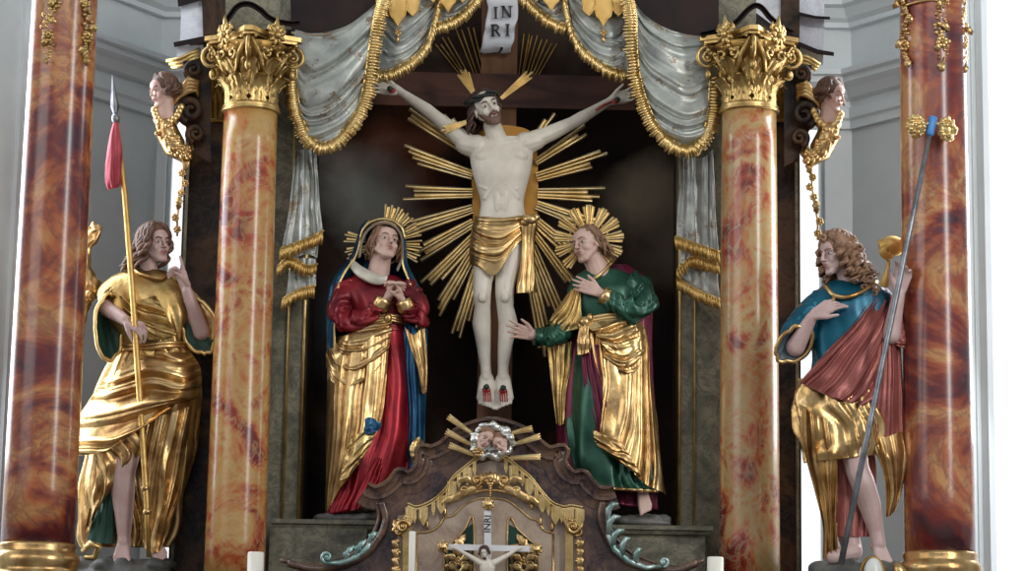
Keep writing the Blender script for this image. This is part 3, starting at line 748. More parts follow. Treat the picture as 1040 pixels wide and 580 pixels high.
# ---------------------------------------------------------------- statue plinths in the niche
def plinth(L):
    C = Ctx(-.22); a, b = (275, 386) if L else (622, 724)
    yt = 528 if L else 534
    t = thing('statue_plinth', 'low grey green marbled plinth under the %s' % ('woman in crimson' if L else 'figure in green'), 'plinth', P((a + b) / 2, 640, -.2))
    mb = MB(); prof = [(0, 0), (0, 14), (-2, 15), (-5, 12), (-7, 8), (-10, 6), (-12, 2), (-12, 0)]
    wbox(mb, a + 7, b - 7, yt + 10, 660, -.22, .2); mb.build('plinth_block', M['marble_green'], t, smooth=False)
    mb = MB()
    x0, x1 = P(a, yt, -.22).x, P(b, yt, -.22).x; z = P((a + b) / 2, yt, -.22).z; k = C.k
    pr = [(0, 0), (0, .0), (0, -.022), (.012, -.028), (.02, -.045), (.035, -.052), (.04, -.066)]
    rows = []
    for xx, yy in ((x0, .2), (x0, -.24), (x1, -.24), (x1, .2)):
        sx = 1 if xx == x0 else -1
        rows.append([Vector((xx + sx * o, yy + (o if yy < 0 else 0), z + zz_)) for o, zz_ in pr])
    mb.grid(rows)
    mb.add([(x0, .2, z), (x0, -.24, z), (x1, -.24, z), (x1, .2, z)], [(0, 1, 2, 3)]); mb.build('plinth_cornice', M['marble_green'], t, smooth=False)
plinth(True); plinth(False)
# ================================================================ CURTAINS
def amp_mid(a, e=.12):
    return lambda u, v: a * min(1, u / e + .15, (1 - u) / e + .15)
def big_curtain(L):
    C = Ctx(-.22); lab = 'large carved silver curtain swag with gold fringe hanging beside the %s capital' % ('left' if L else 'right')
    t = thing('carved_curtain', lab, 'curtain', P(320 if L else 706, 300, -.1), 'large carved curtain swags')
    if L:
        rows = [[(300, 30, 0), (320, 34, 0), (350, 27, -2), (372, 12, -4), (388, -2, -5)],
                [(297, 50, 0), (312, 66, -5), (338, 60, -8), (366, 38, -8), (386, 16, -6)],
                [(295, 72, 0), (309, 94, -7), (336, 87, -12), (364, 64, -10), (384, 38, -6)],
                [(296, 96, 0), (311, 117, -8), (337, 109, -13), (362, 88, -10), (381, 62, -6)],
                [(299, 118, 0), (314, 136, -7), (338, 128, -11), (360, 110, -9), (377, 84, -5)],
                [(304, 134, 0), (318, 150, -4), (336, 147, -7), (355, 133, -6), (372, 106, -4)]]
        fr = [(301, 62, -4), (302, 92, -5), (306, 114, -6), (314, 134, -7), (326, 145, -8), (341, 139, -8), (354, 124, -8), (365, 104, -8), (371, 76, -8), (375, 45, -8), (381, 14, -8), (386, -6, -8)]
        tail = [[(300, 150, 4), (306, 152, 4), (313, 152, 2), (321, 150, 4)], [(297, 180, 4), (305, 180, 2), (315, 180, 0), (323, 180, 4)], [(293, 215, 4), (303, 214, 2), (315, 212, 0), (325, 210, 4)], [(287, 250, 4), (300, 246, 2), (315, 240, 0), (328, 234, 3)]]
        t2 = [[(290, 248, 6), (303, 250, 5), (315, 246, 5), (324, 240, 6)], [(284, 270, 6), (299, 262, 4), (312, 258, 4), (322, 262, 5)]]
        t3 = [[(296, 262, 9), (303, 262, 8), (312, 262, 8), (321, 262, 9)], [(290, 304, 9), (300, 298, 8), (311, 294, 7), (321, 290, 9)]]
        f2 = [((286, 252, 0), (300, 247, -2), (315, 241, -3), (329, 234, 0)), ((283, 270, 3), (292, 262, 2), (302, 264, 1), (312, 270, 1), (323, 268, 2)), ((288, 303, 5), (298, 297, 4), (309, 292, 4), (321, 290, 5))]
        dwn = (-.08, 1)
    else:
        rows = [[(640, -4, -5), (656, 16, -4), (680, 30, -2), (705, 36, 0), (726, 36, 0)],
                [(642, 14, -6), (660, 40, -8), (684, 56, -8), (708, 60, -5), (728, 55, 0)],
                [(643, 38, -6), (662, 66, -10), (688, 84, -12), (711, 85, -7), (729, 78, 0)],
                [(645, 64, -6), (665, 92, -10), (690, 108, -13), (712, 108, -8), (728, 98, 0)],
                [(648, 88, -5), (667, 114, -9), (691, 130, -11), (711, 128, -7), (725, 118, 0)],
                [(655, 112, -4), (672, 138, -6), (690, 150, -7), (708, 148, -4), (720, 136, 0)]]
        fr = [(642, -6, -8), (646, 14, -8), (647, 45, -8), (650, 76, -8), (657, 102, -8), (667, 124, -8), (680, 139, -8), (693, 147, -8), (705, 144, -7), (714, 132, -6), (719, 112, -5), (721, 80, -5)]
        tail = [[(690, 158, 4), (700, 160, 2), (714, 160, 4), (724, 152, 4)], [(690, 190, 4), (700, 190, 0), (714, 190, 2), (726, 190, 4)], [(688, 215, 4), (700, 216, 0), (714, 218, 2), (727, 220, 4)], [(687, 240, 3), (700, 244, 0), (714, 250, 2), (730, 256, 4)]]
        t2 = [[(692, 248, 6), (703, 250, 5), (715, 252, 5), (728, 255, 6)], [(690, 268, 6), (702, 264, 4), (715, 266, 4), (729, 274, 5)]]
        t3 = [[(694, 262, 9), (704, 262, 8), (715, 264, 8), (728, 266, 9)], [(690, 280, 9), (703, 290, 8), (716, 296, 7), (731, 304, 9)]]
        f2 = [((686, 240, 0), (700, 245, -2), (714, 250, -3), (731, 256, 0)), ((688, 274, 3), (700, 262, 2), (710, 261, 1), (722, 266, 1), (730, 268, 2)), ((688, 282, 5), (700, 290, 4), (714, 297, 4), (732, 305, 5))]
        dwn = (.12, 1)
    mb = MB(); sheet(mb, C, rows, 70, 110, 'v', 6, lambda u, v: 9.0 * min(1, u * 4 + .25, (1 - u) * 5 + .3), seed=3 if L else 8, thick=3, bulge=3); mb.build('swag', M['curtain'], t)
    mb = MB(); fringe(mb, C, fr, 13, w=2.0, seed=2, down=None)
    mb.build('fringe', M['gold_pale'], t)
    C2 = Ctx(-.02)
    mb = MB(); sheet(mb, C2, tail, 50, 50, 'u', 4, lambda u, v: 6, seed=5, thick=2.5); sheet(mb, C2, t2, 40, 16, 'u', 3, 3, seed=2, thick=2.5); sheet(mb, C2, t3, 40, 24, 'u', 3, 3, seed=1, thick=2.5)
    mb.build('hanging_tail', M['curtain'], t)
    for i, f in enumerate(f2):
        mb = MB(); fringe(mb, C2, list(f), 13 if i == 0 else 12, w=1.7, seed=i, down=dwn); mb.build('tail_fringe', M['gold_flat'], t)
big_curtain(True); big_curtain(False)
def small_swag(L, idx):
    C = Ctx(-.14); where = ('left' if L else 'right')
    if idx == 0: lab = 'small silver swag with gilded shield plate beside the large %s curtain' % where
    else: lab = 'short silver swag at the top edge just %s of the lettered scroll' % where
    t = thing('curtain_swag', lab, 'curtain swag', P({(1, 0): 405, (1, 1): 465, (0, 0): 608, (0, 1): 550}[(int(L), idx)], 70, -.1), 'small swags of the canopy')
    if L and idx == 0:
        rows = [[(385, -10, 0), (405, -6, -2), (425, -6, -2), (446, -10, 0)], [(385, 20, 0), (402, 34, -6), (420, 28, -6), (444, 4, 0)], [(384, 48, 0), (400, 58, -6), (418, 50, -6), (440, 26, 0)], [(384, 74, 0), (400, 70, -4), (418, 58, -4), (437, 40, 0)]]
        fr = [(383, 78, -4), (395, 77, -5), (410, 70, -6), (424, 60, -6), (434, 46, -6), (440, 28, -6), (444, 8, -6), (448, -8, -6)]; pl = [(394, -6), (399, -6), (399, 12), (396, 18), (417, 18)]; pc = (404, 12)
    elif L:
        rows = [[(446, -10, 0), (460, -10, -2), (474, -10, -2), (490, -14, 0)], [(446, 2, 0), (458, 6, -4), (470, 2, -4), (485, -8, 0)], [(444, 26, 0), (458, 22, -4), (470, 14, -3), (484, -2, 0)]]
        fr = [(442, 30, -4), (455, 26, -5), (467, 19, -5), (478, 9, -5), (490, -5, -5)]; pc = (455, -2)
    elif idx == 0:
        rows = [[(576, -10, 0), (595, -6, -2), (615, -6, -2), (636, -10, 0)], [(578, 4, 0), (600, 28, -6), (620, 34, -6), (637, 20, 0)], [(582, 26, 0), (602, 50, -6), (622, 58, -6), (638, 48, 0)], [(586, 42, 0), (603, 60, -4), (622, 72, -4), (638, 76, 0)]]
        fr = [(573, -8, -6), (576, 12, -6), (581, 34, -6), (590, 51, -6), (604, 64, -6), (620, 74, -6), (637, 78, -5)]; pc = (613, 12)
    else:
        rows = [[(526, -14, 0), (544, -10, -2), (558, -10, -2), (574, -10, 0)], [(533, -8, 0), (548, 2, -4), (560, 6, -4), (574, 2, 0)], [(534, -2, 0), (548, 14, -3), (560, 22, -4), (575, 28, 0)]]
        fr = [(524, -8, -5), (538, 6, -5), (551, 18, -5), (563, 26, -5), (576, 31, -4)]; pc = (560, -3)
    mb = MB(); sheet(mb, C, rows, 50, 70, 'v', 5, lambda u, v: 6.0 * min(1, u * 4 + .25, (1 - u) * 5 + .3), seed=idx + (4 if L else 1), thick=3, bulge=2); mb.build('swag', M['curtain'], t)
    fr = [(x, y - 6, d) for x, y, d in fr]
    mb = MB(); fringe(mb, C, fr, 12, w=1.9, seed=7, down=(.25, 1) if L else (-.2, 1)); mb.build('fringe', M['gold_pale'], t)
    # gilded shield plates of the lambrequin
    for k, s_ in ((0, 1.0), (-1, .7), (1, .7)):
        x = pc[0] + k * 15; y = pc[1] - abs(k) * 6; a = 9 * s_
        sh = [(x - a, -14), (x - a, y - 4), (x - a * .8, y + 4), (x - a * .45, y + 7), (x, y + 14 * s_), (x + a * .45, y + 7), (x + a * .8, y + 4), (x + a, y - 4), (x + a, -14)]
        mb = MB(); mb.slab(sh, C.Q, -13, -8); q = [C.Q(px, py, -13.5) for px, py in sh]; mb.tube(q, 1.0 * C.k, 6)
        mb.build('shield_plate', M['gold_flat'], t, sharp=40)
    if idx == 0:
        x = 404 if L else 613
        mb = MB(); flower(mb, C, x, 33, -12, 4, 5); mb.ell(C.Q(x, 40, -11), (2 * C.k, 2 * C.k, 4 * C.k)); mb.build('tassel', M['gold'], t)
for L in (True, False):
    for i in (0, 1): small_swag(L, i)
# ================================================================ CROSS, SCROLL, GLORY
CX = Ctx(.50)
cross = thing('wooden_cross', 'large red brown wooden cross with a white lettered scroll at its top', 'cross', P(502, 436, .5))
mb = MB(); mb.slab([(490, -40), (527, -40), (519, 446), (484, 446)], CX.Q, 0, 18); mb.build('upright', M['wood_cross'], cross, smooth=False)
mb = MB(); mb.slab([(372, 72), (645, 78), (645, 112), (371, 106)], CX.Q, -4, 14)
mb.build('crossbeam', M['wood_dark'], cross, smooth=False)
# lettered scroll: paper sheet curling at its lower end
mb = MB(); rows = []
scr = [(510, -16, 0), (510, 0, -3), (511, 8, -1), (510, 18, 1), (508, 26, -2), (507, 34, 1), (506, 42, -3), (504, 48, -2), (503, 53, 3)]
for i in range(41):
    x, y, d = cat_rom(scr, i / 40); hw = 15.5 + .4 * math.sin(i * .5)
    rows.append([CX.Q(x - hw * (1 - 2 * j / 12), y + 1.2 * math.sin(j * .8) * (i / 40), -9 + d - 1.5 * math.sin(PI * j / 12)) for j in range(13)])
B = [[q + Vector((0, .006, 0)) for q in r] for r in rows]
mb.grid([r + b[::-1] for r, b in zip(rows, B)], cu=True, cap=True)
scroll = mb.build('scroll', M['paper'], cross)
mb = MB(); mb.grid([[CX.Q(505 + 3 * math.sin(i / 9 * PI) + (i / 9 - .5) * 1, 42 + i * 1.3, -12.5), CX.Q(508 + 3 * math.sin(i / 9 * PI), 42 + i * 1.3, -12.5)] for i in range(10)]); mb.build('scroll_split', M['soffit'], scroll)
def text_mesh(txt, C, x, y, d, size_px, rot=0.0, mat=None, parent=None, name='lettering', depth=.002, tilt=0, line=1.0, bold=.0):
    cu = bpy.data.curves.new('t', 'FONT'); cu.body = txt; cu.size = size_px * C.k; cu.align_x = 'CENTER'; cu.align_y = 'CENTER'; cu.extrude = depth; cu.space_line = line; cu.offset = bold
    o = bpy.data.objects.new('t', cu); COL.objects.link(o); dg = bpy.context.evaluated_depsgraph_get(); dg.update()
    me = bpy.data.meshes.new_from_object(o.evaluated_get(dg)); bpy.data.objects.remove(o)
    Mx = Matrix.Translation(C.Q(x, y, d)) @ Matrix.Rotation(ROLL + rot, 4, 'Y') @ Matrix.Rotation(PI / 2, 4, 'X')
    me.transform(Mx); me.name = name
    return link_mesh(name, me, mat or M['ink'], parent, smooth=False)
def letter(ch_, x, y, s_, d):
    """roman capital with serifs, drawn as thin raised strokes; (x,y) centre, s_ height"""
    mb = MB(); h = s_ / 2; w_ = s_ * .33
    def st(a, b, t=1.0):
        ax, ay = a; bx, by = b; l = math.hypot(bx - ax, by - ay); nx, ny = -(by - ay) / l * t, (bx - ax) / l * t
        mb.slab([(x + ax + nx, y + ay + ny), (x + bx + nx, y + by + ny), (x + bx - nx, y + by - ny), (x + ax - nx, y + ay - ny)], CX.Q, d - .4, d + .4)
    def serif(cx_, cy_): st((cx_ - 2.4, cy_), (cx_ + 2.4, cy_), .45)
    if ch_ == 'I': st((0, -h), (0, h), 1.2); serif(0, -h); serif(0, h)
    if ch_ == 'N': st((-w_, -h), (-w_, h), .7); st((w_, -h), (w_, h), .7); st((-w_, -h), (w_, h), 1.25); serif(-w_, -h); serif(-w_, h); serif(w_, -h)
    if ch_ == 'R':
        st((-w_ * .8, -h), (-w_ * .8, h), 1.4); serif(-w_ * .8, -h); serif(-w_ * .8, h)
        q = [(-w_ * .8, -h), (w_ * .3, -h), (w_ * .8, -h * .55), (w_ * .3, -h * .05), (-w_ * .8, -h * .02)]
        for a, b in zip(q, q[1:]): st(a, b, .8)
        st((0, 0), (w_ * 1.1, h), 1.1)
    mb.build('letter', M['ink'], scroll, smooth=False)
letter('I', 503.5, 13, 11.5, -13.6); letter('N', 514.5, 12, 11.5, -13.2); letter('R', 503.5, 31, 11.5, -14.0); letter('I', 515.5, 30.5, 11.5, -12.6)
def ray(mb, C, x0, y0, x1, y1, d, w, w0=None):
    """flat carved ray with a raised ridge, widening to a blunt tip"""
    tx, ty = x1 - x0, y1 - y0; l = math.hypot(tx, ty); nx, ny = -ty / l, tx / l; w0 = w * .5 if w0 is None else w0; rows = []
    for t, ww in ((0, w0), (.5, (w0 + w) / 2), (.985, w), (1.0, w * .8)):
        x, y = x0 + tx * t, y0 + ty * t
        rows.append([C.Q(x + nx * ww, y + ny * ww, d), C.Q(x + nx * ww * .25, y + ny * ww * .25, d - ww * 1.1), C.Q(x - nx * ww * .25, y - ny * ww * .25, d - ww * 1.1), C.Q(x - nx * ww, y - ny * ww, d), C.Q(x, y, d + .6)])
    mb.grid(rows, cu=True, cap=True)
CG = Ctx(.38)
glory = thing('sunburst', 'big gilded sunburst of long rays around the crucified figure', 'sunburst', P(510, 420, .40))
pan = [(481, 135), (500, 128), (522, 128), (541, 136), (546, 165), (546, 215), (539, 250), (530, 275), (518, 285), (500, 285), (488, 275), (483, 250), (480, 215), (479, 165)]
mb = MB(); mb.slab(smooth_path(pan + [pan[0]], 60)[:-1], CG.Q, 0, 6); mb.build('centre_panel', simple('orange_ochre_gilding', (.40, .19, .03), (.56, .29, .06), 4, .42, .6, .1), glory, smooth=False)
rays = [  # (root x,y, tip x,y) of each bundle, number of rays
 # left side
 (482, 160, 411, 113, 3), (480, 178, 402, 152, 4), (480, 196, 402, 196, 4), (480, 212, 400, 237, 4), (481, 226, 412, 266, 4), (482, 240, 428, 296, 4), (483, 252, 444, 320, 4), (486, 268, 462, 352, 4),
 (480, 150, 450, 112, 2),
 # right side
 (544, 165, 598, 130, 3), (545, 180, 618, 158, 4), (546, 196, 617, 198, 4), (545, 208, 612, 232, 4), (544, 224, 596, 268, 4), (542, 236, 588, 298, 3), (540, 250, 572, 330, 4), (537, 268, 556, 362, 4), (536, 150, 562, 114, 2)]
rnd = random.Random(4)
for bx, by, ex, ey, n in rays:
    for i in range(n):
        o = (i - (n - 1) / 2); tx, ty = ex - bx, ey - by; l = math.hypot(tx, ty); nx, ny = -ty / l, tx / l
        sc = 1.03 - .30 * rnd.random() - .04 * abs(o); mb = MB()
        ray(mb, CG, bx + nx * o * 2.6, by + ny * o * 2.6, bx + tx * sc + nx * o * 4.4, by + ty * sc + ny * o * 4.4, -3 - rnd.random() * 2, 2.0, 1.2)
        mb.build('ray', M['gold_ray'], glory, sharp=30)
# rays painted/applied faintly behind the beam
mb_list = [(478, 82, 452, 38), (472, 80, 445, 45), (484, 78, 466, 30), (490, 74, 478, 28), (531, 84, 543, 36), (536, 84, 553, 40), (541, 84, 563, 44), (528, 80, 535, 34)]
upper = thing('upper_rays', 'faint dull gold rays fanning above the crossbeam', 'rays', P(505, 90, .73)); CU = Ctx(.738)
for x0, y0, x1, y1 in mb_list:
    for s_ in (-1.5, 1.5):
        mb = MB(); ray(mb, CU, x0 + s_, y0, x1 + s_ * 1.8, y1, 0, .8, .5); mb.build('ray', M['gold_dark'], upper, sharp=30)
# ================================================================ FIGURES: shared builders
class Head:
    """head frame: centre c (world), height h (m), orientation"""
    def __init__(s, c, h, yaw=0, pitch=0, roll=0):
        r = math.radians
        Rm = Matrix.Rotation(r(roll), 3, 'Y') @ Matrix.Rotation(r(yaw), 3, 'Z') @ Matrix.Rotation(r(-pitch), 3, 'X')
        s.c = Vector(c); s.h = h; s.R = Rm
        s.x = Rm @ Vector((1, 0, 0)); s.f = Rm @ Vector((0, -1, 0)); s.u = Rm @ Vector((0, 0, 1))
        s.M = Matrix((s.x, s.f, s.u)).transposed()
    def p(s, x, f, u): return s.c + (s.x * x + s.f * f + s.u * u) * s.h
    def e(s, mb, x, f, u, rx, rf, ru, **k): mb.ell(s.p(x, f, u), (rx * s.h, rf * s.h, ru * s.h), s.M, **k)
    def cap(s, mb, a, b, r1, r2): mb.capsule(s.p(*a), s.p(*b), r1 * s.h, r2 * s.h)
    def flesh(s, mb, fem=False):
        s.e(mb, 0, -.07, .14, .315, .370, .35)
        s.e(mb, 0, .10, -.08, .262, .195, .29)
        s.e(mb, 0, .12, -.22, .20, .20, .20)
        for q in (-1, 1):
            s.cap(mb, (q * .20, 0, -.16), (q * .07, .24, -.375), .085, .07)
            s.e(mb, q * .145, .225, -.10, .085, .07, .095)
            s.cap(mb, (q * .05, .305, .115), (q * .205, .235, .11), .034, .032)
            s.e(mb, q * .315, -.03, -.04, .035, .075, .105)
            s.cap(mb, (q * .075, .262, .064), (q * .185, .222, .060), .020, .018)
            s.cap(mb, (q * .08, .250, -.022), (q * .18, .212, -.018), .016, .014)
            s.e(mb, q * .045, .345, -.105, .033, .035, .026)
        s.e(mb, 0, .255, -.39, .085, .075, .065)
        s.e(mb, 0, .20, .18, .22, .14, .18)
        s.cap(mb, (0, .315, .10), (0, .40, -.085), .030, .042)
        s.e(mb, 0, .285, -.215, .10, .07, .075)
        s.cap(mb, (-.06, .325, -.20), (.06, .325, -.20), .022, .022)
        s.cap(mb, (-.05, .32, -.25), (.05, .32, -.25), .025, .025)
    def features(s, t, body, brow, openm=False, beard=None, hl=False):
        for q in (-1, 1):
            mb = MB(); s.e(mb, q * .128, .240, .020, .062, .050, .034, seg=12, rings=8); mb.build('eye', M['eye_white'], body)
            mb = MB(); s.e(mb, q * .125, .286, .026, .026, .012, .026, seg=10, rings=6); mb.build('iris', M['iris'], body)
            mb = MB(); mb.tube([s.p(q * .055, .342, .112), s.p(q * .13, .312, .142), s.p(q * .21, .262, .118)], [.014 * s.h, .020 * s.h, .010 * s.h], 6)
            mb.build('eyebrow', brow, body)
        mb = MB()
        mb.tube([s.p(-.085, .325, -.213), s.p(-.03, .358, -.198), s.p(0, .360, -.204), s.p(.03, .358, -.198), s.p(.085, .318, -.213)], [.008 * s.h, .018 * s.h, .016 * s.h, .018 * s.h, .008 * s.h], 7)
        mb.tube([s.p(-.075, .315, -.232), s.p(0, .356, -.248), s.p(.075, .315, -.232)], [.010 * s.h, .024 * s.h, .010 * s.h], 7)
        mb.build('lips', M['lip'], body)
        if openm:
            mb = MB(); s.e(mb, 0, .362, -.228, .055, .02, .016); mb.build('mouth_opening', M['iris'], body)
    def hair(s, parent, mat, length=.8, curl=.05, face_cut=75, n=34, vol=.05, seed=1, grav=Vector((0, 0, -1)), back=None, rad=.06, cap=True, bias=None, name='hair', freq=9, bangs=.06):
        rnd = random.Random(seed); mb = MB()
        if cap:
            s.e(mb, 0, -.10, .19, .335 + vol, .365 + vol, .335 + vol, seg=24, rings=14)
            s.e(mb, 0, -.20, .02, .325 + vol, .27 + vol, .34)
        for i in range(n):
            az = math.radians(face_cut + (360 - 2 * face_cut) * (i + rnd.uniform(-.3, .3)) / (n - 1))   # 0 = front
            sx, sf = math.sin(az), math.cos(az); pts = []; ph = rnd.uniform(0, 6.28)
            L = length * rnd.uniform(.82, 1.08) * (1 if not bias else (1 + bias * sx))
            for k in range(7):      # over the skull
                a = math.radians(8 + 80 * k / 6); R = math.sin(a); wob = curl * .5 * math.sin(k * 1.3 + ph)
                fx = bangs * (1 - k / 6)
                pts.append(s.p((.33 + vol) * R * sx + wob * sf, (.37 + vol) * R * sf - .08 + fx - wob * sx, .17 + (.34 + vol) * math.cos(a)))
            m = max(4, int(L * 14)); q = pts[-1]; out = (s.x * sx + s.f * sf); down = (grav * .8 - s.u * .2).normalized()
            for k in range(1, m + 1):
                tt = k / m; cw = curl * (.5 + tt); v = q + down * s.h * L * tt + out * s.h * (.04 * math.sin(tt * PI) + .05 * tt) + (back or Vector()) * s.h * tt * tt
                v = v + (s.x * math.cos(k * freq / 14 * 2 + ph) + s.f * math.sin(k * freq / 14 * 2 + ph)) * cw * s.h
                pts.append(v)
            N = len(pts); r0 = rad * s.h * rnd.uniform(.8, 1.2)
            q2 = resample(pts, N * 2)
            mb.tube(q2, [r0 * (.7 + .3 * math.sin(PI * min(1, i2 / (N * 1.2)))) * (1 if i2 < N * 1.6 else (1 - (i2 - N * 1.6) / (N * .5))) for i2 in range(N * 2)], 7)
        return mb.build(name, mat, parent)
def hand(mb, wrist, d, palm_n, L, side=1, curls=(.3, .3, .35, .4), thumb=.5, spread=.10, tcurl=.35, fb=None):
    """wrist point, d = wrist->knuckles, palm_n = direction the palm faces, side: thumb on +side of d x palm_n; curls in radians per joint"""
    d = Vector(d).normalized(); n = Vector(palm_n); n = (n - d * n.dot(d)).normalized(); s_ = d.cross(n) * side   # thumb side
    w = Vector(wrist); fl = (.40, .45, .41, .33)
    for i in range(4):
        o = .165 - .11 * i     # index nearest the thumb
        kn = w + d * L * (.50 - .03 * abs(i - 1)) + s_ * L * o
        mb.capsule(w + s_ * L * o * .55 + d * L * .06, kn, L * .085, L * .070, 8)
        dirv = (d + s_ * spread * (1.5 - i)).normalized(); p = kn; a = 0; r = L * .052
        for j, f in enumerate((.44, .31, .25)):
            c = curls[i] if not isinstance(curls[i], (tuple, list)) else curls[i][j]
            a += c; dv = dirv * math.cos(a) + n * math.sin(a); q = p + dv * L * fl[i] * f
            mb.capsule(p, q, r, r * .88, 8); p = q; r *= .9
    b = w + d * L * .14 + s_ * L * .13; td = (d * .75 + s_ * thumb + n * tcurl).normalized()
    p1 = b + td * L * .22; mb.capsule(b, p1, L * .085, L * .062, 8)
    td2 = (td + d * .25 - s_ * thumb * .35 + n * tcurl * .4).normalized(); p2 = p1 + td2 * L * .15; mb.capsule(p1, p2, L * .060, L * .05, 8)
    p3 = p2 + (td2 + n * .1).normalized() * L * .12; mb.capsule(p2, p3, L * .05, L * .04, 8)
def foot(mb, ankle, toe, up, L, sgn=1):
    """ankle joint, toe tip position, up direction normal of foot top; sgn: big toe side"""
    a = Vector(ankle); t = Vector(toe); d = (t - a).normalized(); up = (Vector(up) - d * Vector(up).dot(d)).normalized(); s_ = d.cross(up) * sgn; l = (t - a).length
    heel = a - up * L * .17 - d * L * .10
    mb.ell(heel, L * .135); mb.capsule(a, heel, L * .15, L * .13)
    for k in range(5):
        o = .17 - .085 * k; base = a + d * l * (.76 - .025 * k) + s_ * L * o - up * L * .10
        mb.capsule(a + s_ * L * o * .3 - up * L * .02, base, L * .13, L * .075, 8)
        mb.capsule(base, base + d * L * (.20 - .014 * k) - up * L * .02 + s_ * L * .01, L * (.062 if k == 0 else .044), L * (.055 if k == 0 else .04), 8)
def halo(t, C, cx, cy, d, r0, r1, n, k=4, mg=None, start=0, arc=360, tilt=0, skip=()):
    root = MB(); root.tube([C.Q(cx + r0 * .8 * math.cos(2 * PI * i / 24), cy + r0 * .8 * math.sin(2 * PI * i / 24), d) for i in range(24)], 1.0 * C.k, 6, closed=True)
    h = root.build('halo', M['gold'], t); rnd = random.Random(int(cx))
    for i in range(n):
        if i in skip: continue
        a = math.radians(start + arc * i / n)
        mb = MB()
        for j in range(k):
            aa = a + (j - (k - 1) / 2) * .10; rr = r1 * rnd.uniform(.84, 1.0) * (1 - .05 * abs(j - (k - 1) / 2))
            ray(mb, C, cx + r0 * .75 * math.cos(aa), cy + r0 * .75 * math.sin(aa), cx + rr * math.cos(aa), cy + rr * math.sin(aa), d - rnd.random(), 1.15, .7)
        mb.build('ray_bundle', mg or M['gold'], h, sharp=30)
    return h
# ================================================================ THE CRUCIFIED FIGURE
C = Ctx(.22); k = C.k; Q = C.Q
ch = thing('crucified_figure', 'carved pale crucified man with a thorn crown and gold loincloth', 'statue', Q(503, 416, 0))
mb = MB()
def cap(a, b, r1, r2): mb.capsule(Q(*a), Q(*b), r1 * k, r2 * k)
def el(a, r, rot=0): mb.ell(Q(*a), (r[0] * k, r[1] * k, r[2] * k), Matrix.Rotation(math.radians(rot), 3, 'Y'))
# torso
loft(mb, C, [(492, 138, 526, 138, 1, 6), (483, 145, 536, 144, 1, 10), (478, 153, 541, 152, 0, 13.5), (477.5, 163, 541, 162, 0, 15.5), (480, 176, 539, 175, 0, 16), (484, 190, 535, 190, 1, 14), (488, 204, 532, 204, 2, 12), (487, 216, 533, 216, 2, 12.5), (484, 232, 537, 232, 2, 14)], 60, 50, 3, (0, 0), seed=1)
el((496, 159, -7), (14, 7.5, 9), -8); el((523, 158, -7), (14, 7.5, 9), 8); el((509, 208, -4), (10, 8, 13))
for i in range(4):     # ribs and rib arch
    yy = 172 + i * 6.0
    for sg in (-1, 1): mb.capsule(Q(509 + sg * (9 + i * 2.0), yy + 2, -12.6 + i * 1.1), Q(509 + sg * (25 - i * .8), yy - 3 + i * .6, -5), 1.5 * k, 1.3 * k, 8)
for sg in (-1, 1):
    mb.capsule(Q(509 + sg * 4, 186, -11.6), Q(509 + sg * 17, 201, -5.8), 2.8 * k, 2.4 * k, 8); mb.capsule(Q(509 + sg * 4.5, 196, -8.6), Q(509 + sg * 4, 213, -8.4), 3.6 * k, 3 * k, 8)
    mb.capsule(Q(506, 146, -9), Q(507 + sg * 26, 142, -3), 2.1 * k, 2.6 * k, 8)   # collar bones
# neck
cap((508, 150, 1), (500, 128, -2), 11, 9.5)
# arms (his right arm on the viewer's left)
cap((484, 149, 2), (473, 147, 3), 12.5, 10.5); cap((475, 146, 3), (461, 134, 6), 10.5, 8.6); cap((461, 134, 6), (443, 119, 10), 9.2, 6.8); cap((443, 119, 10), (434, 112, 11), 6.8, 6.9); cap((434, 112, 11), (408, 94, 14), 7, 4.2); cap((408, 94, 14), (402, 90, 14), 4.3, 4.6)
cap((534, 146, 2), (545, 143, 3), 12.5, 9.5); cap((543, 142, 3), (560, 135, 6), 9.8, 8.2); cap((560, 135, 6), (581, 125, 10), 8.4, 6.6); cap((581, 125, 10), (592, 119, 11), 6.6, 6.8); cap((592, 119, 11), (617, 104, 14), 6.6, 4.2); cap((617, 104, 14), (622, 101, 14), 4.2, 4.6)
hand(mb, Q(404, 92, 14), Q(384, 88, 13) - Q(404, 92, 14), Vector((.15, -1, .1)), 33 * k, side=1, curls=((.15, .35, .4), (.15, .3, .3), (.1, .3, .3), (.1, .3, .3)), thumb=.55, spread=.10, tcurl=.4)
hand(mb, Q(620, 102, 14), Q(638, 97, 13) - Q(620, 102, 14), Vector((-.15, -1, .1)), 32 * k, side=-1, curls=((.15, .35, .4), (.15, .3, .3), (.1, .3, .3), (.1, .3, .3)), thumb=.55, spread=.08, tcurl=.4)
# legs
def leg(pts, tag=0):
    for a, b in zip(pts, pts[1:]): mb.capsule(Q(*a[:3]), Q(*b[:3]), a[3] * k, b[3] * k, 14)
leg([(499, 232, 2, 15), (493, 262, -2, 12.8), (490, 288, -6, 9.8), (489.5, 300, -7, 9.2), (490, 312, -4, 8.2), (489, 328, 1, 9.6), (491, 350, 3, 7.4), (493, 372, 3, 5.4), (494, 383, 2, 5.8)])
leg([(523, 232, 2, 15.5), (518, 262, -2, 13.4), (513, 288, -6, 10.2), (512.5, 300, -7, 9.4), (513, 312, -4, 8.6), (516, 328, 1, 9.8), (513, 350, 3, 7.6), (511, 372, 3, 5.6), (511, 383, 2, 5.8)])
mb.capsule(Q(490, 300, -13), Q(490, 303, -13), 5 * k, 5 * k, 8); mb.capsule(Q(513, 300, -13), Q(513, 303, -13), 5 * k, 5 * k, 8)
foot(mb, Q(494, 384, 1), Q(494, 411, -13), Vector((0, -1, .5)), 42 * k, -1)
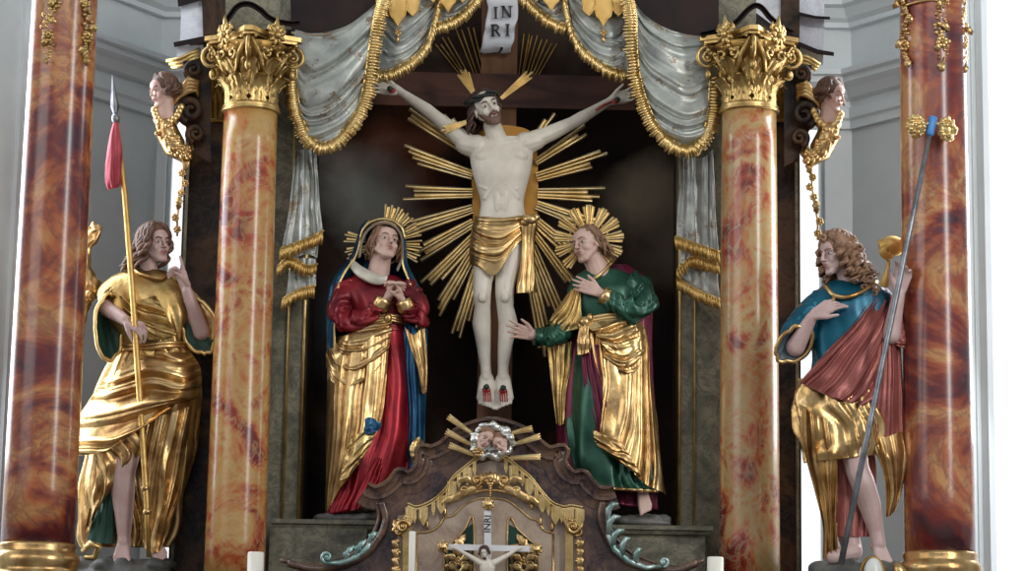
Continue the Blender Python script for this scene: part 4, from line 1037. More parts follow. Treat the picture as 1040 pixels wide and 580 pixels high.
foot(mb, Q(511, 384, 1), Q(512, 411, -13), Vector((0, -1, .5)), 42 * k, 1)
hd = Head(Q(494.5, 110.5, -9), 42 * k, yaw=16, pitch=-6, roll=-24); hd.flesh(mb)
body = organic('body', mb, M['skin_christ'], ch, .0040, 5)
hd.features(ch, body, M['hair_dark'], openm=True)
hr = hd.hair(ch, M['hair_dark'], length=.62, curl=.06, face_cut=74, n=30, vol=-.015, bangs=-.02, seed=3, rad=.055, freq=7, back=Vector((0, .1, 0)))
mb = MB()
for i in range(23):   # beard
    a = (i / 22 - .5) * 2; th = a * 1.75; c_, s_ = math.cos(th), math.sin(th); u0 = -.12 - .20 * max(0, c_) ** 1.5
    hd.cap(mb, (.235 * s_, .07 + .235 * c_, u0), (.15 * s_, .12 + .215 * c_, -.36 - .10 * max(0, c_)), .042, .034)
for q in (-1, 1): mb.tube([hd.p(0, .365, -.160), hd.p(q * .07, .35, -.175), hd.p(q * .125, .285, -.235), hd.p(q * .13, .25, -.31)], [.022 * hd.h, .03 * hd.h, .03 * hd.h, .03 * hd.h], 6)
mb.build('beard', M['hair'], ch)
mb = MB(); rnd = random.Random(5)
for s_ in range(4):
    pts = []
    for i in range(40):
        a = 2 * PI * i / 40; r = .395 + .03 * math.sin(5 * a + s_ * 1.6); pts.append(hd.p(r * math.sin(a) * .95, r * math.cos(a) - .06 - .0, .27 + .035 * math.cos(6 * a + s_ * 1.6) + .02 * s_ - .02))
    mb.tube(pts, .036 * hd.h, 6, closed=True)
for i in range(26):
    a = rnd.uniform(0, 2 * PI); b = hd.p(.42 * math.sin(a), .42 * math.cos(a) - .06, .29); mb.tube([b, hd.p(.50 * math.sin(a + .1), .50 * math.cos(a + .1) - .06, .29 + rnd.uniform(-.1, .12))], [.014 * hd.h, .002 * hd.h], 5)
mb.build('thorn_crown', M['thorn'], ch)
# three bundles of rays at the head
for bx, by, ex, ey, n, w_, sp in ((481, 95, 468, 70, 6, 1.2, 2.2), (509, 100, 541, 73, 5, 1.2, 2.0), (477, 123, 448, 133, 5, 1.2, 1.7)):
    mb = MB(); l = math.hypot(ex - bx, ey - by); nx, ny = -(ey - by) / l, (ex - bx) / l
    for i in range(n):
        o = i - (n - 1) / 2; sc = 1 - .05 * abs(o) - .1 * (i % 2); ray(mb, C, bx + nx * o * .7, by + ny * o * .7, bx + (ex - bx) * sc + nx * o * sp, by + (ey - by) * sc + ny * o * sp, -3, w_, .7)
    mb.build('head_rays', M['gold_pale'], ch, sharp=30)
# loincloth
mb = MB()
rows = [[(484, 221, 4), (486, 219, -12), (500, 220, -17), (520, 219, -17), (537, 221, -10), (539, 222, 4)],
        [(480, 232, 4), (484, 236, -13), (500, 239, -19), (518, 234, -19), (534, 229, -11), (540, 228, 4)],
        [(478, 246, 4), (482, 252, -13), (498, 257, -20), (515, 248, -20), (531, 236, -11), (540, 233, 4)],
        [(477, 262, 4), (482, 268, -12), (498, 274, -19), (513, 262, -20), (528, 242, -12), (540, 238, 4)]]
rows = [[(484, 220, 6), (482, 220, -6), (492, 220, -17), (511, 221, -21), (530, 219, -17), (540, 220, -6), (539, 221, 6)],
        [(481, 233, 6), (479, 235, -6), (490, 239, -18), (510, 240, -22), (530, 229, -18), (541, 224, -6), (540, 224, 6)],
        [(479, 250, 6), (477, 252, -6), (488, 257, -18), (508, 257, -22), (528, 238, -18), (541, 229, -6), (540, 229, 6)],
        [(479, 266, 6), (477, 268, -6), (486, 271, -17), (503, 279, -20), (522, 252, -19), (540, 235, -7), (540, 234, 6)]]
sheet(mb, C, rows, 90, 70, 'v', 5, lambda u, v: 4.2 * min(1, .35 + u * 2.5, .35 + (1 - u) * 2.5), seed=4, thick=2, slant=-.12)
lc = mb.build('loincloth', M['gold'], ch)
mb = MB(); loft(mb, C, [(531, 218, 545, 219, -14, 7), (528, 226, 546, 228, -15, 7), (530, 245, 543, 247, -14, 5), (529, 270, 543, 272, -14, 6), (525, 290, 545, 292, -14, 7), (524, 298, 546, 297, -14, 7)], 64, 50, 5, (1, 2.4, 3, 3.5), seed=2)
mb.ell(Q(538, 223, -21), (8 * k, 5 * k, 5.5 * k)); mb.ell(Q(544, 221, -19), (4.5 * k, 4 * k, 4 * k)); mb.ell(Q(533, 226, -20), (5 * k, 4 * k, 4 * k))
mb.build('hanging_knot', M['gold'], ch)
# wounds and nails
for (x, y, d) in ((398, 92, 6), (625, 103, 6), (494, 396, -12), (511, 397, -12)):
    mb = MB(); mb.ell(Q(x, y, d), (4.2 * k, 2 * k, 3 * k))
    if y > 300:
        for j in range(4): mb.tube([Q(x - 3 + j * 2.2, 397, -13), Q(x - 3 + j * 2.2 + .5, 408, -18.5)], .8 * k, 5)
    elif x > 500: mb.tube([Q(622, 103, 7), Q(613, 107, 7), Q(605, 112, 5)], 1.3 * k, 5)
    mb.build('wound', M['blood'], ch)
for (x, y, d) in ((396, 90, 5), (627, 101, 5), (494, 393, -12), (511, 394, -12)):
    mb = MB(); mb.ell(Q(x, y, d - 3), (3.0 * k, 2.2 * k, 3.0 * k)); mb.capsule(Q(x, y, d), Q(x, y, d + 12), 1.5 * k, 1.2 * k, 8); mb.build('nail', M['thorn'], ch)
# ================================================================ ROBED STATUES
def sleeve(mb, C, path, nth=48, nt=44, k=4, amp=(1, 1.5), wr=1.6, seed=0, slant=.3, th0=0, th1=2 * PI, thick=None):
    """path (x,y,d,r) px"""
    rows = []; n = len(path)
    for i, p in enumerate(path):
        a = path[max(i - 1, 0)]; b = path[min(i + 1, n - 1)]; tx, ty = b[0] - a[0], b[1] - a[1]; l = math.hypot(tx, ty) + 1e-6
        nx, ny = ty / l, -tx / l; r = p[3]; rows.append((p[0] - nx * r, p[1] - ny * r, p[0] + nx * r, p[1] + ny * r, p[2], r))
    # keep the section axis from flipping over
    return loft(mb, C, rows, nth, nt, k, amp, seed, slant, th0, th1, thick, wr)
def ring_hem(mb, G, row, r): mb.tube(G[row], r, 6, closed=True)
# ---------------------------------------------------------------- woman in crimson
C = Ctx(0.0); k = C.k; Q = C.Q
w1 = thing('grieving_woman', 'carved woman in a crimson gown with hands clasped, gold apron and blue veil', 'statue', Q(372, 526, 0))
mb = MB()
def cap(a, b, r1, r2): mb.capsule(Q(*a), Q(*b), r1 * k, r2 * k)
hd = Head(Q(391, 248.5, -7), 43 * k, yaw=24, pitch=18, roll=8)
hd.flesh(mb)
cap((383, 285, 0), (387, 262, -2), 12, 10.5); cap((380, 300, 4), (384, 400, 6), 18, 16); cap((384, 400, 6), (372, 515, 2), 14, 8); cap((362, 294, 4), (402, 294, 4), 9, 9)
cap((358, 300, 2), (352, 318, -6), 6, 4); cap((354, 324, -10), (374, 321, -17), 3, 4); cap((374, 321, -17), (391, 309, -24), 4, 5); cap((412, 300, 2), (420, 318, -6), 6, 5); cap((422, 322, -10), (408, 309, -24), 4, 5)
hand(mb, Q(391, 309, -24), (Q(401, 288, -30) - Q(391, 309, -24)), Vector((.85, -.35, .2)), 37 * k, side=-1, curls=((.35, .6, .4), (.4, .7, .4), (.45, .8, .5), (.5, .9, .5)), thumb=.35, tcurl=.5)
hand(mb, Q(410, 310, -24), (Q(402, 288, -31) - Q(410, 310, -24)), Vector((-.85, -.3, .2)), 37 * k, side=1, curls=((.2, .7, .6), (.3, .8, .6), (.35, .8, .6), (.4, .9, .6)), thumb=.35, tcurl=.5)
foot(mb, Q(352, 512, 0), Q(342, 524, -16), Vector((0, -.3, 1)), 26 * k, 1)
body = organic('body', mb, M['skin_pink'], w1, .0042, 3); hd.features(w1, body, M['hair_light'])
hd.hair(w1, M['hair_light'], length=.5, curl=.05, face_cut=58, n=20, vol=-.02, seed=2, rad=.055, freq=6)
# bodice and sleeves
mb = MB(); loft(mb, C, [(366, 276, 402, 280, 2, 9), (352, 284, 412, 286, 2, 14), (349, 296, 416, 296, 0, 17), (356, 312, 412, 312, -1, 18), (358, 326, 410, 326, 0, 16), (357, 336, 412, 336, 0, 17)], 72, 40, 7, (.4, 1.2, 1.8, 2), seed=3)
mb.build('bodice', M['darkrose'], w1)
for sp_, sd in (([(360, 287, 2, 9), (349, 298, 0, 11), (346, 315, -4, 12), (352, 326, -10, 11.5), (366, 324, -16, 10), (379, 317, -20, 8.2), (386, 311, -23, 7)], 1), ([(408, 288, 2, 9), (418, 300, 0, 11), (424, 315, -6, 11.5), (424, 325, -12, 10.5), (419, 320, -18, 9), (414, 313, -23, 7.5)], 5)):
    mb = MB(); sleeve(mb, C, sp_, k=4, amp=(1, 1.6, 1.2), wr=5.5, seed=sd); mb.build('sleeve', M['darkrose'], w1)
for a, b in (((385, 314, -22), (391, 303, -25)), ((414, 316, -23), (409, 305, -26))):
    mb = MB(); p, q = Q(*a), Q(*b); mb.tube([p, p.lerp(q, .3), p.lerp(q, .7), q, q.lerp(p, .05)], [7.5 * k, 9 * k, 8.2 * k, 8.6 * k, 5.5 * k], 20); mb.build('cuff', M['gold'], w1)
# silvery collar
mb = MB(); rows = []
for i in range(31):
    t = i / 30; x, y, d = cat_rom([(354, 270, 0), (361, 279, -12), (370, 285, -18), (380, 289, -20), (389, 289, -21), (393, 285, -20)], t); nx, ny = cat_rom([(3, -8), (6, -9), (6, -10), (5, -10), (3, -9), (1, -7)], t)
    rows.append([Q(x + nx * s_, y + ny * s_, d - 2.2 * math.sin(PI * s_) - .8 * math.sin(s_ * 12)) for s_ in (0, .2, .4, .6, .8, 1)] + [Q(x + nx, y + ny, d + 3), Q(x, y, d + 3)])
mb.grid(rows, cu=True, cap=True); mb.build('collar', M['white_cloth'], w1)
# skirt
mb = MB(); G = loft(mb, C, [(359, 326, 410, 326, 0, 15), (354, 345, 414, 345, 0, 18), (350, 380, 418, 380, 0, 21), (345, 420, 421, 418, 0, 24), (340, 460, 421, 455, 0, 26), (336, 500, 412, 490, -2, 26), (333, 523, 402, 508, -3, 25)], 150, 70, 12, (2, 6, 8, 9, 9.5, 9.5), seed=6, slant=-.08)
mb.build('skirt', M['red'], w1)
mb = MB(); sheet(mb, C, [[(372, 470, -22), (384, 465, -27), (396, 470, -24)], [(358, 495, -24), (376, 490, -30), (394, 490, -26)], [(346, 522, -20), (368, 515, -30), (392, 505, -24)]], 50, 30, 'u', 5, 4, seed=3, thick=2, slant=.2); mb.build('skirt_fold', M['red'], w1)
# veil: blue mantle over head and shoulders, open at the front
V = [(372, 224, 407, 227, 6, 5), (366, 230, 412, 235, 6, 15), (361, 246, 413, 252, 7, 19), (356, 260, 414, 268, 8, 19), (344, 275, 421, 282, 8, 20), (335, 292, 428, 298, 8, 22), (331, 320, 432, 325, 8, 24), (331, 345, 433, 348, 8, 22), (332, 372, 432, 370, 8, 20)]
mb = MB(); G = loft(mb, C, V, 110, 70, 7, (.3, .6, 1, 2, 2.5, 2.5), seed=4, th0=PI * .80, th1=PI * 2.20, thick=2.2)
mb.build('veil', M['blue'], w1)
mb = MB(); hemw(mb, [r[0] for r in G], 1.5 * k); hemw(mb, [r[-1] for r in G], 1.5 * k)
top = [Q(x, y, d) for x, y, d in [(366, 243, -8), (369, 233, -10), (376, 226, -10), (388, 222.5, -10), (400, 225, -10), (408, 232, -10), (411, 243, -8)]]
mb.tube([Vector(cat_rom([tuple(p) for p in top], i / 30)) for i in range(31)], 1.6 * k, 6)
mb.build('veil_border', M['gold_pale'], w1)
# white inner veil band around the face
mb = MB(); band = [(364, 262, -8), (366, 247, -14), (371, 235, -16), (380, 227.5, -16), (390, 225, -16), (401, 228.5, -16), (408, 238, -15), (410, 252, -12), (408, 266, -8), (404, 276, -6)]
sheet(mb, C, [[(x, y, d) for x, y, d in band], [(x + (389 - x) * .10, y + (250 - y) * .10, d + 6) for x, y, d in band]], 60, 6, 'v', 2, .4, thick=1.0); mb.build('head_scarf', M['white_cloth'], w1)
mb = MB(); sheet(mb, C, [[(x, y, 4) for x, y, d in band[1:-1]], [(x, y, d + 1) for x, y, d in band[1:-1]]], 60, 6, 'v', 2, .4, thick=3); mb.build('veil_hood', M['blue'], w1)
# blue drape falling on the right
mb = MB(); G = sheet(mb, C, [[(410, 326, -4), (420, 332, -8), (428, 334, -4), (434, 334, 4)], [(408, 370, -8), (418, 372, -14), (428, 372, -8), (434, 366, 4)], [(412, 420, -6), (420, 422, -14), (428, 422, -6), (432, 418, 4)], [(410, 465, -4), (418, 470, -12), (427, 470, -6), (431, 464, 4)], [(404, 505, -4), (412, 506, -10), (424, 500, -6), (430, 492, 4)]], 50, 60, 'u', 3, 3.5, seed=2, thick=2.5); mb.build('blue_drape', M['blue'], w1)
mb = MB(); sheet(mb, C, [[(411, 332, -15), (420, 340, -16), (431, 330, -10)], [(416, 350, -17), (424, 358, -17), (433, 350, -8)], [(424, 375, -16), (428, 382, -15), (434, 376, -8)], [(428, 398, -13), (430, 400, -12), (433, 398, -8)]], 30, 30, 'u', 3, 2.5, seed=2, thick=2); mb.build('gold_lapel', M['gold'], w1)
mb = MB(); sheet(mb, C, [[(419, 448, -16), (425, 444, -14), (430, 448, -10)], [(416, 458, -18), (423, 458, -17), (430, 462, -10)], [(421, 474, -14), (424, 472, -14), (428, 474, -10)]], 24, 24, 'v', 2, 2, thick=2.5); mb.build('curled_hem', M['gold_pale'], w1)
# gold apron gathered to the belt
mb = MB(); ap = [[(341, 342, 6), (352, 340, -16), (370, 333, -20), (386, 326, -20), (398, 324, -19)], [(332, 352, 6), (342, 366, -18), (362, 366, -25), (384, 352, -25), (397, 340, -22)], [(331, 372, 6), (338, 388, -18), (356, 392, -26), (378, 380, -28), (394, 360, -24)], [(332, 400, 6), (338, 410, -20), (354, 414, -27), (374, 404, -30), (390, 385, -27)]]
sheet(mb, C, ap[:3], 70, 60, 'v', 4, lambda u, v: 7.5 * min(1, .3 + v * 3), seed=5, thick=2.5, slant=-.35)
mb.build('apron_swag', M['gold'], w1)
mb = MB(); sheet(mb, C, [[(333, 362, 4), (344, 362, -18), (362, 356, -24), (380, 340, -24), (396, 330, -20)], [(332, 400, 4), (342, 400, -22), (360, 398, -28), (378, 396, -30), (392, 390, -27)], [(331, 440, 4), (342, 440, -24), (358, 438, -30), (374, 436, -32), (387, 430, -28)], [(331, 480, 4), (340, 482, -22), (351, 478, -29), (362, 470, -31), (374, 452, -30)], [(330, 522, 4), (334, 518, -16), (339, 508, -24), (346, 496, -28), (356, 484, -30)]], 110, 90, 'u', 5, lambda u, v: 8.5 * (.5 + .5 * v), seed=7, thick=2.5, slant=.16)
mb.build('apron', M['gold'], w1)
mb = MB(); sheet(mb, C, [[(366, 428, -32), (376, 424, -34), (388, 430, -30)], [(370, 442, -34), (379, 440, -36), (386, 436, -31)]], 24, 16, 'u', 2, 2, thick=1.5); mb.build('apron_lining', M['blue'], w1)
mb = MB(); sheet(mb, C, [[(356, 446, -32), (366, 440, -36), (380, 442, -33)], [(350, 465, -31), (362, 462, -36), (376, 452, -33)], [(345, 488, -30), (354, 484, -34), (364, 472, -32)]], 40, 30, 'v', 3, 3, thick=2, slant=.4); mb.build('apron_fold', M['gold_pale'], w1)
mb = MB(); bp = [Q(*cat_rom([(355, 324, -2), (362, 325, -14), (375, 325, -19), (386, 323, -20), (398, 323, -18), (408, 325, -12), (413, 326, -2)], i / 30)) for i in range(31)]
for o in (-2.6, 0, 2.6): mb.tube([q + Vector((0, 0, o * k)) for q in bp], 2.0 * k, 8)
mb.ell(Q(394, 323, -22), (4 * k, 3 * k, 5 * k)); mb.build('belt', M['gold'], w1)
hl = halo(w1, C, 389, 246, 8, 22, 44, 9, 4, M['gold'], start=-28, arc=-360, skip=(4, 5, 6)) if False else None
mb = MB(); mb.tube([Q(389 + 22 * math.cos(2 * PI * i / 24), 247 + 22 * math.sin(2 * PI * i / 24), 9) for i in range(24)], 1 * k, 6, closed=True); hl = mb.build('halo', M['gold'], w1)
for a, n_ in ((-170, 4), (-148, 0), (-196, 4), (-76, 5), (-50, 5), (-22, 5), (4, 4), (24, 3)):
    if not n_: continue
    mb = MB()
    for j in range(n_):
        aa = math.radians(a + (j - (n_ - 1) / 2) * 5); rr = 40 - 2.5 * (j % 2)
        ray(mb, C, 389 + 18 * math.cos(aa), 247 + 18 * math.sin(aa), 389 + rr * math.cos(aa), 247 + rr * math.sin(aa), 8 - (j % 2), 1.3, .8)
    mb.build('ray_bundle', M['gold_ray'], hl, sharp=30)
# ---------------------------------------------------------------- figure in green
w2 = thing('mourning_figure', 'carved figure in a green robe and gold sash with one hand on the chest', 'statue', Q(630, 520, 0))
mb = MB()
hd = Head(Q(596, 249.5, -6), 42 * k, yaw=-44, pitch=9, roll=-18); hd.flesh(mb)
cap((612, 285, 0), (603, 264, -3), 12, 10.5); cap((616, 300, 4), (616, 400, 6), 19, 16); cap((616, 400, 6), (648, 500, 2), 13, 6); cap((602, 292, 4), (632, 290, 4), 8, 9)
cap((640, 294, 2), (648, 310, -6), 6, 5); cap((648, 310, -6), (610, 298, -23), 5, 5); cap((592, 304, 2), (572, 334, -6), 6, 5); cap((572, 338, -8), (541, 341, -16), 5, 4.8)
hand(mb, Q(609, 297, -23), Q(592, 290, -23) - Q(609, 297, -23), Vector((-.05, 1, -.1)), 32 * k, side=-1, curls=((.1, .1, .1), (.1, .15, .1), (.12, .2, .15), (.15, .2, .2)), thumb=.7, tcurl=.1, spread=.08)
hand(mb, Q(543, 341, -16), Q(522, 335, -18) - Q(543, 341, -16), Vector((-.1, -.9, -.3)), 33 * k, side=1, curls=((.05, .1, .1), (.12, .2, .2), (.2, .3, .3), (.25, .35, .3)), thumb=.75, tcurl=.2, spread=.16)
foot(mb, Q(652, 498, -10), Q(657, 520, -22), Vector((0, -1, .7)), 30 * k, 1); cap((650, 470, -2), (652, 498, -10), 8, 5.5)
body = organic('body', mb, M['skin_pink'], w2, .0042, 3); hd.features(w2, body, M['hair_light'])
hd.hair(w2, M['hair_light'], length=.50, curl=.05, face_cut=80, n=30, vol=-.015, seed=8, rad=.055, freq=7, back=Vector((.25, .1, 0)))
mb = MB(); loft(mb, C, [(598, 272, 622, 272, 2, 8), (583, 282, 640, 278, 2, 14), (576, 296, 650, 290, 0, 18), (582, 312, 648, 312, -1, 18), (588, 326, 648, 328, 0, 17), (586, 338, 650, 338, 0, 18)], 72, 40, 9, (.4, 1.5, 2.2, 2.4), seed=11); mb.build('bodice', M['green'], w2)
mb = MB(); sleeve(mb, C, [(636, 284, 2, 12), (648, 294, 0, 14), (653, 308, -6, 14.5), (645, 315, -14, 13), (630, 311, -20, 11), (617, 302, -23, 8.5)], k=5, amp=(1, 3, 2), wr=6, seed=2); mb.build('sleeve', M['green'], w2)
mb = MB(); sleeve(mb, C, [(590, 306, 0, 12), (580, 324, -4, 12), (568, 338, -9, 11), (556, 342, -13, 9.5), (546, 342, -16, 7.5)], k=4, amp=(1, 1.6, 1), wr=4.5, seed=4); mb.build('sleeve', M['green'], w2)
for a, b, m_ in (((620, 304, -22), (611, 299, -24), 'gold'), ((551, 343, -15), (543, 342, -17), 'green')):
    mb = MB(); p, q = Q(*a), Q(*b); mb.tube([p, p.lerp(q, .3), p.lerp(q, .7), q, q.lerp(p, .05)], [8.5 * k, 9.4 * k, 8.6 * k, 9 * k, 5.5 * k], 20); mb.build('cuff', M[m_], w2)
mb = MB(); mb.tube([Q(*cat_rom([(592, 279, 0), (600, 284, -12), (608, 280, -14), (618, 270, -8), (624, 264, 0)], i / 20)) for i in range(21)], 1.8 * k, 6); mb.build('neckline', M['gold'], w2)
# maroon mantle behind
mb = MB(); loft(mb, C, [(612, 268, 636, 268, 8, 6), (584, 282, 655, 282, 8, 12), (576, 310, 662, 306, 10, 14), (570, 350, 662, 350, 10, 16), (566, 400, 664, 400, 10, 18), (566, 450, 668, 450, 10, 18), (572, 490, 668, 500, 10, 18), (574, 505, 668, 518, 8, 18)], 110, 60, 13, (1, 2.5, 4, 4), seed=13); mb.build('mantle', M['maroon'], w2)
# green skirt
mb = MB(); G = loft(mb, C, [(588, 334, 648, 334, 0, 15), (583, 360, 650, 360, 0, 19), (579, 400, 652, 400, 0, 22), (579, 440, 658, 440, 0, 25), (583, 475, 665, 478, 0, 27), (586, 494, 668, 499, 0, 28)], 150, 70, 11, (2, 6, 8.5, 9.5, 10), seed=16, slant=.07); mb.build('skirt', M['green'], w2)
mb = MB(); ring_hem(mb, G, -1, 1.7 * k); mb.build('skirt_hem', M['gold'], w2)
mb = MB(); sheet(mb, C, [[(590, 350, -18), (599, 350, -24), (608, 350, -26)], [(592, 385, -22), (604, 384, -27), (615, 384, -29)], [(598, 415, -24), (610, 414, -29), (622, 412, -30)], [(604, 440, -25), (616, 438, -30), (630, 436, -30)]], 40, 40, 'u', 3, 2.5, seed=2, thick=2); mb.build('tunic_strip', M['maroon'], w2)
# gold drape over the right hip
mb = MB(); sheet(mb, C, [[(598, 336, -24), (618, 334, -22), (638, 332, -19), (654, 334, -4), (656, 336, 8)], [(604, 365, -29), (624, 366, -28), (644, 362, -20), (658, 356, -4), (658, 352, 8)], [(612, 395, -31), (630, 396, -30), (648, 394, -22), (660, 390, -4), (662, 386, 8)], [(611, 425, -33), (632, 428, -32), (652, 430, -24), (665, 434, -4), (668, 432, 8)], [(609, 441, -34), (632, 456, -33), (654, 468, -24), (670, 474, -4), (672, 474, 8)], [(612, 446, -34), (638, 474, -33), (656, 492, -25), (673, 500, -4), (676, 502, 8)]], 110, 100, 'u', 5, lambda u, v: 9 * (.5 + .5 * v), seed=19, thick=2.5, slant=.3); mb.build('gold_drape', M['gold'], w2)
mb = MB(); sheet(mb, C, [[(594, 330, -26), (618, 325, -23), (640, 324, -18), (654, 330, 0)], [(606, 340, -30), (626, 345, -29), (646, 344, -20), (658, 344, 2)], [(612, 352, -31), (630, 362, -31), (648, 360, -21), (660, 352, 4)], [(613, 362, -30), (630, 376, -30), (646, 378, -22), (658, 366, 6)]], 70, 50, 'v', 4, 8, seed=23, thick=2.5, slant=.3); mb.build('drape_swag', M['gold'], w2)
mb = MB(); sheet(mb, C, [[(602, 436, -34), (614, 442, -38), (630, 448, -36)], [(604, 448, -36), (622, 458, -42), (642, 466, -37)], [(610, 456, -34), (630, 470, -38), (652, 486, -33)]], 50, 30, 'v', 2, 5, seed=6, thick=2, slant=.2); mb.build('drape_fold', M['gold'], w2)
# shawl over the reaching arm, belt and knot
mb = MB(); sheet(mb, C, [[(578, 296, -8), (585, 292, -14), (590, 294, -18)], [(568, 310, -10), (580, 312, -17), (590, 314, -20)], [(560, 322, -12), (574, 326, -20), (592, 326, -22)], [(557, 328, -10), (572, 336, -18), (594, 332, -22)]], 50, 40, 'u', 4, 3.5, seed=3, thick=2.5, slant=.3); mb.build('shawl', M['gold_dull'], w2)
mb = MB(); sheet(mb, C, [[(556, 350, 0), (567, 350, -6), (582, 346, -4)], [(558, 372, 0), (569, 372, -6), (580, 372, -2)], [(561, 400, 0), (568, 400, -6), (575, 398, -2)], [(565, 430, 0), (569, 432, -4), (573, 430, -2)]], 40, 50, 'u', 3, 3, seed=3, thick=2.5, slant=.1); mb.build('hanging_shawl', M['gold_dull'], w2)
mb = MB(); bp = [Q(*cat_rom([(584, 328, -8), (592, 327, -19), (606, 325, -21), (622, 322, -20), (638, 321, -16), (650, 322, -4)], i / 30)) for i in range(31)]
for o in (-3.2, 0, 3.2): mb.tube([q + Vector((0, 0, o * k)) for q in bp], 2.4 * k, 8)
mb.ell(Q(594, 327, -25), (6 * k, 5 * k, 6 * k)); mb.ell(Q(590, 331, -23), (4 * k, 4 * k, 5 * k)); mb.ell(Q(599, 323, -23), (4 * k, 4 * k, 5 * k)); mb.build('belt', M['gold'], w2)
mb = MB(); sheet(mb, C, [[(589, 330, -26), (594, 330, -28), (600, 332, -26)], [(586, 345, -25), (593, 345, -28), (601, 345, -26)], [(586, 360, -24), (592, 360, -27), (600, 357, -25)]], 24, 24, 'u', 3, 2.5, thick=2); mb.build('sash_end', M['gold'], w2)
mb = MB(); mb.tube([Q(598 + 20 * math.cos(2 * PI * i / 24), 244 + 20 * math.sin(2 * PI * i / 24), 9) for i in range(24)], 1 * k, 6, closed=True); hl = mb.build('halo', M['gold'], w2)
for i in range(13):
    a = -90 + 360 * i / 13
    if 50 < (a % 360) < 125: continue
    mb = MB()
    for j in range(4):
        aa = math.radians(a + (j - 1.5) * 5.5); rr = 37 - 2 * abs(j - 1.5) * .8
        ray(mb, C, 598 + 15 * math.cos(aa), 244 + 15 * math.sin(aa), 598 + rr * math.cos(aa), 244 + rr * math.sin(aa), 8 - (j % 2), 1.6, .9)
    mb.build('ray_bundle', M['gold_ray'], hl, sharp=30)
for (L, cx, cy, wd) in ((True, 352, 527, 36), (False, 648, 530, 34)):
    t = MB(); rnd = random.Random(cx)
    for i in range(7): t.ell(Q(cx - wd * .7 + i * wd * .24, cy - 1 + rnd.uniform(-1, 1), rnd.uniform(-16, 6)), (9 * k, 12 * k, (5 + rnd.random() * 2) * k), None, 9, 6)
    t.ell(Q(cx, cy + 2, -2), (wd * k, 22 * k, 6 * k)); o = organic('rock_base', t, M['rock'], None, .01, 2)
    setp(o, 'low dark rocky base under the feet of the %s' % ('woman in crimson' if L else 'figure in green'), 'statue base')
# ---------------------------------------------------------------- angel with the spear (left)
C = Ctx(-.16); k = C.k; Q = C.Q
a1 = thing('spear_angel', 'seated-like carved angel in a billowing gold robe holding a spear, bare left leg', 'statue', Q(128, 566, 0))
a1['label'] = 'carved angel in billowing gold robe with raised finger, bare shin, beside the spear'
mb = MB()
hd = Head(Q(158, 249, -4), 42 * k, yaw=44, pitch=-2, roll=-6); hd.flesh(mb)
cap((148, 290, 2), (152, 266, 0), 10.5, 9); cap((146, 300, 4), (150, 360, 6), 21, 20); cap((126, 298, 4), (174, 298, 4), 9, 9); cap((150, 360, 6), (134, 450, 0), 20, 15)
cap((116, 300, 2), (106, 312, -8), 6, 6); cap((106, 312, -12), (127, 325, -32), 8.5, 5.8)
cap((184, 302, 2), (204, 334, -8), 6, 7.5); cap((205, 337, -10), (190, 296, -22), 9, 5.6)
hand(mb, Q(127, 325, -32), Q(140, 332, -35) - Q(127, 325, -32), Vector((-.1, .5, -.6)), 38 * k, side=-1, curls=((.35, .7, .6), (.4, .8, .6), (.45, .8, .6), (.5, .8, .6)), thumb=.55, tcurl=.5)
hand(mb, Q(190, 296, -20), Q(183, 276, -22) - Q(190, 296, -20), Vector((-.7, -.5, -.1)), 40 * k, side=1, curls=((-.05, .05, .05), (.7, .9, .5), (.75, .9, .5), (.8, .9, .5)), thumb=.45, tcurl=.6)
def legp(pts):
    for a, b in zip(pts, pts[1:]): mb.capsule(Q(*a[:3]), Q(*b[:3]), a[3] * k, b[3] * k, 14)
legp([(146, 400, -6, 18), (134, 440, -16, 15), (129, 468, -22, 11.5), (126, 480, -20, 11), (125, 500, -15, 12), (126, 525, -12, 9), (126, 545, -12, 6.6), (126, 551, -12, 7)])
foot(mb, Q(126, 550, -12), Q(122, 571, -28), Vector((0, -.9, .8)), 38 * k, -1)
legp([(160, 400, 0, 17), (164, 470, -2, 12), (156, 545, -2, 7)]); foot(mb, Q(156, 548, -4), Q(166, 566, -16), Vector((.2, -.7, .9)), 36 * k, 1)
body = organic('body', mb, M['skin_mauve'], a1, .0046, 3); hd.features(a1, body, M['hair'])
hd.hair(a1, M['hair'], length=.78, curl=.07, face_cut=50, n=34, vol=.035, seed=12, rad=.07, freq=9, back=Vector((-.28, .1, 0)))
mb = MB(); loft(mb, C, [(134, 272, 166, 274, 2, 9), (112, 282, 184, 282, 2, 16), (100, 298, 194, 298, 1, 20), (106, 322, 192, 322, 0, 22), (122, 345, 186, 345, 0, 20), (126, 362, 186, 362, 0, 21)], 90, 50, 9, (.6, 2.5, 4, 4), seed=21, slant=.2); mb.build('bodice', M['gold_dull'], a1)
mb = MB(); mb.tube([Q(*cat_rom([(133, 268, 4), (140, 276, -12), (152, 281, -17), (164, 283, -16), (172, 278, -8), (176, 274, 2)], i / 20)) for i in range(21)], 2.0 * k, 6); mb.build('neckline', M['gold'], a1)
def open_sleeve(t, C, rings, mo, mi, rim, seed):
    mb = MB(); G = loft3(mb, C, rings, 64, 44, 5, 3.0, seed, 1.5); mb.build('sleeve', mo, t)
    e = G[-1]; c = sum(e, Vector()) / len(e); c0 = sum(G[-14], Vector()) / len(e); mb = MB(); ax = c0 - c
    mb.grid([[q.lerp(c, .03) for q in e], [q.lerp(c, .12) + ax * .35 for q in e], [q.lerp(c, .35) + ax * .65 for q in e], [q.lerp(c, .95) + ax * .85 for q in e]], cu=True); mb.build('sleeve_lining', mi, t)
    mb = MB(); mb.tube(e, 2.2 * C.k, 7, closed=True); mb.build('sleeve_rim', rim, t)
